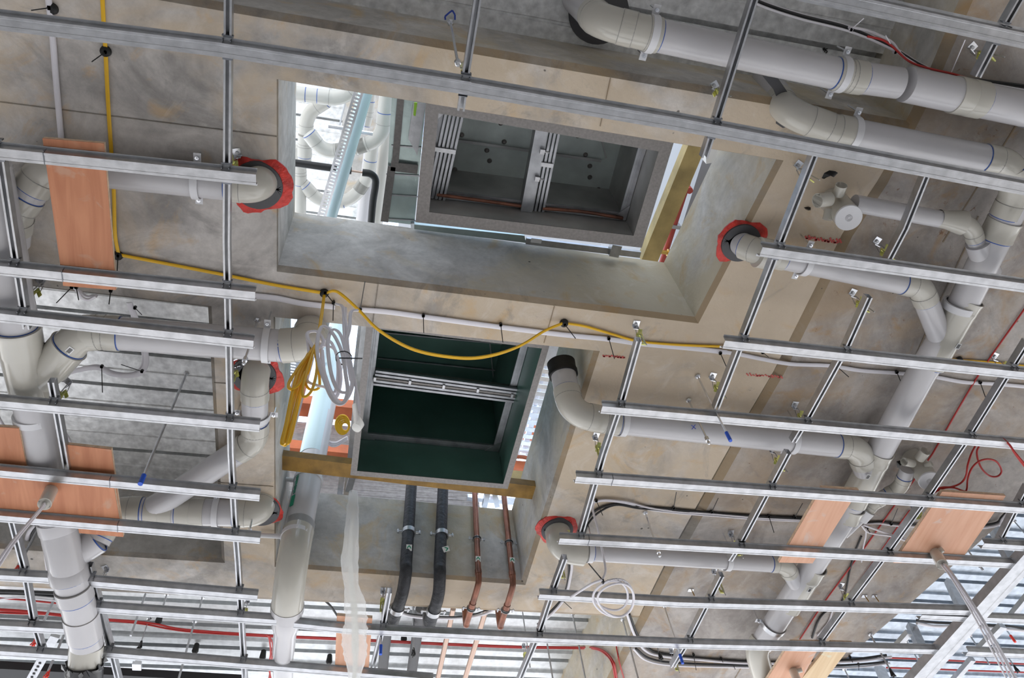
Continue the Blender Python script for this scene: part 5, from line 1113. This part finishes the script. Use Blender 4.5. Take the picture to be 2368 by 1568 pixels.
def tray(label, a, b, h, wd, cat='cable tray', n=16, m='zinc'):
    A, B = P(*a, h), P(*b, h); t = thing('cable_tray', label, cat, A, 'perforated trays seen up the shafts'); d = (B - A).normalized(); s = Vector((d.y, -d.x, 0)).normalized()
    g = MB()
    for sg in (-1, 1): g.beam(A + s * sg * wd / 2, B + s * sg * wd / 2, .012, .03)
    g.build('side_rail', m, t, smooth=False); g = MB(); L = (B - A).length
    for k in range(n): c = A + d * (L * (k + .5) / n); g.box(c, s, d, Z, wd * .95, L / n * .55, .004)
    g.build('rung', m, t, smooth=False); return t
tray('perforated cable tray right of the smaller duct, wider one', (1300, 780), (1190, 1140), 4.2, .13, n=22)
tray('perforated cable tray at the inner side of the shaft, narrow one', (1335, 850), (1270, 1000), 4.1, .05, n=20)
tray('slotted track left of the pale pipe in the lower shaft', (690, 800), (676, 880), 4.3, .10, n=12)
studs('silvery studs right of the smaller duct', [((1262, 832), (1190, 1130), 4.4, .03, 'stud'), ((1248, 838), (1182, 1090), 4.4, .02, 'stud'), ((1240, 940), (1206, 1060), 4.3, .035, 'stud')])
studs('galvanised post left of the smaller duct', [((845, 740), (800, 1160), 3.62, .035, 'stud'), ((833, 750), (818, 880), 3.9, .02, 'stud'), ((818, 1090), (806, 1134), 3.5, .035, 'stud'), ((792, 1090), (786, 1140), 3.7, .03, 'stud')], 'galv')
studs('steel framing behind the copper pipe tops', [((1130, 1128), (1120, 1170), 3.7, .03, 'stud'), ((1142, 1132), (1150, 1170), 3.7, .03, 'stud'), ((1080, 1150), (1190, 1160), 3.75, .03, 'track')])
studs('white trunking and rods between the drain pipes in the lower shaft', [((762, 758), (738, 880), 4.4, .03, 'stud'), ((700, 760), (680, 900), 4.4, .02, 'stud'), ((715, 800), (668, 980), 4.5, .10, 'panel')])
tag(MB().beam(P(1350, 815, 3.95), P(1235, 815, 3.95), .16, .02).build('tray_end_plate', 'zinc', smooth=False), 'bright perforated plate above the black rubber ring', 'steel framing')
# coil of cable on the storey above, behind the smaller duct
t = thing('white_cable_coil', 'small yellow and white cable coil seen left of the smaller duct', 'cable', P(790, 985, 4.1))
for k in range(5):
    cx, cy, r1, r2 = 792 + k * 1.5, 982 + k * 1.2, 16 - k * 1.8, 22 - k * 3
    MB().tube([P(cx + r1 * math.cos(a), cy + r2 * math.sin(a), 4.05) for a in [2 * math.pi * i / 24 for i in range(25)]], .006, 8, False).build('cable_loop', 'yellow_cable', t)
for k in range(3): MB().tube(catmull([P(755, 965 + k * 3, 4.05), P(765, 985 + k * 4, 4.05), P(757, 1015 + k * 4, 4.05), P(775, 1024 + k * 4, 4.05), P(803, 1010 + k * 3, 4.05)], 6), .006, 8).build('cable_loop', 'white_cable', t)
# ---------------------------------------------------------------- pipework seen high in the upper shaft
def hi(label, pts, wpx, h, m='pvc_upper', R=None, **k):
    return pipe('upper_pipe', label, [P(x, y, h) for x, y in pts], rw(pts[len(pts) // 2][0], pts[len(pts) // 2][1], h, wpx), R or .16, m=m, fm='pvc_upper', group='pipework of the storey above', seg=20, sock=.07, **k)
hi('horizontal white pipe at the top left of the upper shaft', [(600, 206), (790, 229), (835, 190)], 33, 5.0, sockets=[(0, .5)])
hi('white pipe bending down from the top pipe at the left of the upper shaft', [(757, 232), (710, 262), (705, 335), (704, 384)], 31, 5.15, R=.2)
hi('white U-shaped pipe looping right across the upper shaft', [(714, 308), (748, 352), (812, 345), (884, 322), (895, 200)], 32, 4.9, R=.2)
hi('white pipe descending at the left of the upper shaft behind the black pipe', [(689, 338), (694, 400), (694, 520)], 28, 5.3)
hi('lower white U-shaped pipe in the upper shaft', [(700, 424), (742, 470), (812, 466), (852, 410), (862, 330)], 28, 5.3, R=.2)
hi('broad bright white pipe running up beside the pale side duct', [(906, 190), (889, 330), (868, 540)], 30, 5.6)
hi('shaded grey pipe with rounded end behind the white pipes', [(861, 190), (852, 262), (850, 270)], 22, 5.4)
hi('fat grey pipe behind the black elbow', [(858, 350), (838, 520)], 32, 5.5, m='pvc')
t = hi('pale blue wrapped pipe slanting through the upper shaft', [(858, 170), (752, 540)], 30, 4.3, m='sleeve_blue')
tray('slotted steel strut slanting beside the pale blue pipe', (836, 190), (738, 520), 4.2, .035, 'steel strut', n=42, m='zinc')
t = thing('insulated_pipe', 'black insulated pipe crossing the upper shaft with a bare copper gap', 'pipe', P(740, 385, 4.5)); r_ = rw(740, 385, 4.5, 17)
MB().tube([P(655, 373, 4.5), P(813, 395, 4.5)], r_, 20).build('insulation_length', 'rubber', t)
MB().tube(catmull([P(838, 399, 4.5), P(856, 402, 4.5), P(867, 412, 4.5), P(868, 430, 4.5), P(862, 470, 4.5), P(856, 540, 4.5)], 6), r_, 20).build('insulation_length', 'rubber', t)
MB().tube([P(812, 395, 4.5), P(839, 399, 4.5)], r_ * .3, 12).build('bare_copper', 'copper_bright', t)
for px, py in ((784, 295), (838, 306)):
    c = P(px, py, 4.8); g = MB(); g.tube([c - X * .06, c + X * .06], .012, 8); g.tube([c, c + Z * .5], .006, 8); tag(g.build('pipe_bracket', 'zinc'), 'silver bracket beside the slanting strut, %s one' % ('left' if px < 800 else 'right'), 'bracket', 'silver pipe brackets')
for k, y_ in enumerate((300, 318)):
    tag(MB().beam(P(903, y_, 6.0), P(925, y_ + 3, 6.0), .05, .03).build('timber_batten', 'timber_orange', smooth=False), 'orange batten against the bright sky, %s one' % ('upper', 'lower')[k], 'timber', 'orange battens seen against the sky')
# ---------------------------------------------------------------- steel track and studs at the right
L0, L1 = P(2368, 1283, 2.69), P(2113, 1568, 2.69); Rr0, Rr1 = P(2368, 1335, 2.69), P(2156, 1568, 2.69)
c0 = (L0 + Rr0) / 2; c1 = (L1 + Rr1) / 2; d = (c1 - c0).normalized(); s = Vector((d.y, -d.x, 0)); wt = abs((Rr0 - L0).dot(s))
t = thing('steel_track', 'wide steel track slanting across the lower right corner', 'steel track', c0)
MB().sweep([c0 - d * .8, c1 + d * .6], [(-wt / 2, .05), (-wt / 2, 0), (-wt / 6, 0), (-wt / 6 + .002, .002), (wt / 6, .002), (wt / 6 + .002, 0), (wt / 2, 0), (wt / 2, .05), (wt / 2 - .003, .05), (wt / 2 - .003, .004), (-wt / 2 + .003, .004), (-wt / 2 + .003, .05)]).build('track_section', 'galv', t, auto=20)
def stud(label, a, b, ha, hb2, wd=.064):
    A, B = P(*a, ha), P(*b, hb2); t = thing('steel_stud', label, 'steel stud', A, 'studs dropping from the deck to the steel track')
    MB().sweep([A, B], [(-wd / 2, 0), (wd / 2, 0), (wd / 2, .035), (wd / 2 - .008, .035), (wd / 2 - .008, .033), (wd / 2 - .003, .033), (wd / 2 - .003, .003), (-wd / 2 + .003, .003), (-wd / 2 + .003, .033), (-wd / 2 + .008, .033), (-wd / 2 + .008, .035), (-wd / 2, .035)], up=Yv).build('stud_section', 'galv', t, auto=20); return t
stud('highest of the studs dropping to the steel track, near the right edge', (2300, 1214), (2346, 1300), 3.10, 2.76, .055)
stud('middle stud dropping to the track behind the conduit cables', (2200, 1340), (2234, 1412), 3.10, 2.76, .055)
stud('low stud dropping to the track beside the pale board pair', (2110, 1442), (2152, 1534), 3.10, 2.76, .055)
stud('lowest stud at the bottom edge right of the pale board', (2036, 1538), (2060, 1590), 3.10, 2.8, .055)
bar('support_rail', 'galvanised rail far beyond the track, upper piece', (2380, 1374), (2334, 1430), 3.0, .035, .03, 'galv', 'steel rail', 'far rails beyond the track')
bar('support_rail', 'galvanised rail far beyond the track, middle piece', (2318, 1447), (2262, 1505), 3.0, .05, .03, 'galv', 'steel rail', 'far rails beyond the track')
bar('support_rail', 'galvanised rail far beyond the track, lowest piece', (2248, 1524), (2200, 1580), 3.0, .035, .03, 'galv', 'steel rail', 'far rails beyond the track')
bar('support_rail', 'short galvanised piece at the slab corner by the low stud', (2102, 1462), (2074, 1494), 3.0, .035, .03, 'galv', 'steel rail')
bar('slotted_strut', 'perforated strut leaning at the lower left corner', (128, 1470), (60, 1590), 3.1, .045, .02, 'galv', 'steel strut')
g = MB()
for k in range(9): c = P(92 - k * 4.6, 1534 + k * 8.1, 3.088); g.box(c, X, Yv, Z, .012, .012, .002)
x = g.build('slot_row', 'ink', smooth=False); st = [o for o in C.objects if o.name.startswith('slotted_strut')][0]; x.parent = st; x.matrix_parent_inverse = Matrix.Translation(-st.location)
# dark void at the bottom left: its shade put in as a black strip above the grid
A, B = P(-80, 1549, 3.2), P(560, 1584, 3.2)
tag(MB().beam(A + Yv * .12, B + Yv * .12, .36, .05).build('dark_void_strip', 'black_wrap', smooth=False), 'black strip for the dark void at the bottom left behind the lowest channels', 'air duct')
c = P(317, 1540, 3.05); g = MB(); g.box(c, X, Yv, Z, .045, .05, .02); g.box(c + Z * .02, X, Yv, Z, .03, .03, .03); tag(g.build('junction_bracket', 'zinc', smooth=False), 'small silver bracket by the black void strip near the bottom', 'bracket')
# small black fixings in the deck
for px, py, lab in ((366, 1438, 'black tape tag beside the red cables'), (451, 1506, 'left black fixing on the bottom deck'), (607, 1521, 'black fixing beside the red cable drop'), (761, 1531, 'black fixing left of the small board'), (934, 1479, 'black peg below the left black pipe')):
    A = P(px, py, 3.42); g = MB(); g.tube([A + Z * .05, A, A - Z * .015], .018, 12, True, 0, [.015, .02, .012]); g.beam(A, drop(A, py + 18), .005, .003); tag(g.build('deck_fixing', 'rubber'), lab, 'fixing', 'black fixings on the deck')
# ---------------------------------------------------------------- hanging plastic film
yf = P(820, 1290, 2.95).y; cen = [(819, 1136, 9), (817, 1180, 13), (812, 1240, 15), (809, 1300, 16), (812, 1350, 16), (817, 1385, 19), (820, 1420, 22), (822, 1460, 26), (822, 1500, 26), (822, 1530, 18), (819, 1568, 13), (818, 1600, 13)]
t = thing('plastic_film', 'crumpled clear plastic sleeve hanging in front of the lower shaft face', 'plastic sheet', PY(819, 1140, yf))
yft = P(818, 1140, 3.25).y
def film(k, m, r0, nm):
    vs_ = []; fs = []; n = 28; pts = []
    for i in range(len(cen) - 1):
        for s_ in range(5):
            u = s_ / 5; pts.append([cen[i][j] * (1 - u) + cen[i + 1][j] * u for j in range(3)])
    for i, (x, y, wd) in enumerate(pts):
        for j in range(n):
            a = 2 * math.pi * j / n; c = PY(x, y, yf - .12); sc = (c - Vector((0, 0, CZ))).length / F * 1.05
            rr = 1 + .35 * noise.noise(Vector((math.cos(a) * 1.5, math.sin(a) * 1.5, i * .16 + k * 7))) + .22 * noise.noise(Vector((math.cos(a) * 5, math.sin(a) * 5, i * .6 + k * 3)))
            vs_.append(c + X * (math.cos(a) * wd * sc * rr * r0) + Yv * (math.sin(a) * .35 * wd * sc * rr * r0) + Z * .0)
    for i in range(len(pts) - 1):
        for j in range(n): fs.append([i * n + j, i * n + (j + 1) % n, (i + 1) * n + (j + 1) % n, (i + 1) * n + j])
    g = MB(); g.add(vs_, fs); return g.build(nm, m, t, auto=25)
film(0, 'plastic_film', 1.0, 'outer_film'); film(3, 'film_core', .28, 'twisted_core')
# dark ring at the hole in the deck where the top right pipe comes down, and lumps of render along the slab top edge
c = P(1385, 30, 3.345); t = thing('deck_penetration', 'dark ring round the largest pipe at the top, where it leaves the deck', 'hole', c)
g = MB(); g.tube([c + Z * .01, c - Z * .012, c - Z * .014, c + Z * .01], .10, 32, False, 0, [.118, .116, .104, .100]); g.build('hole_ring', 'collar_steel', t)
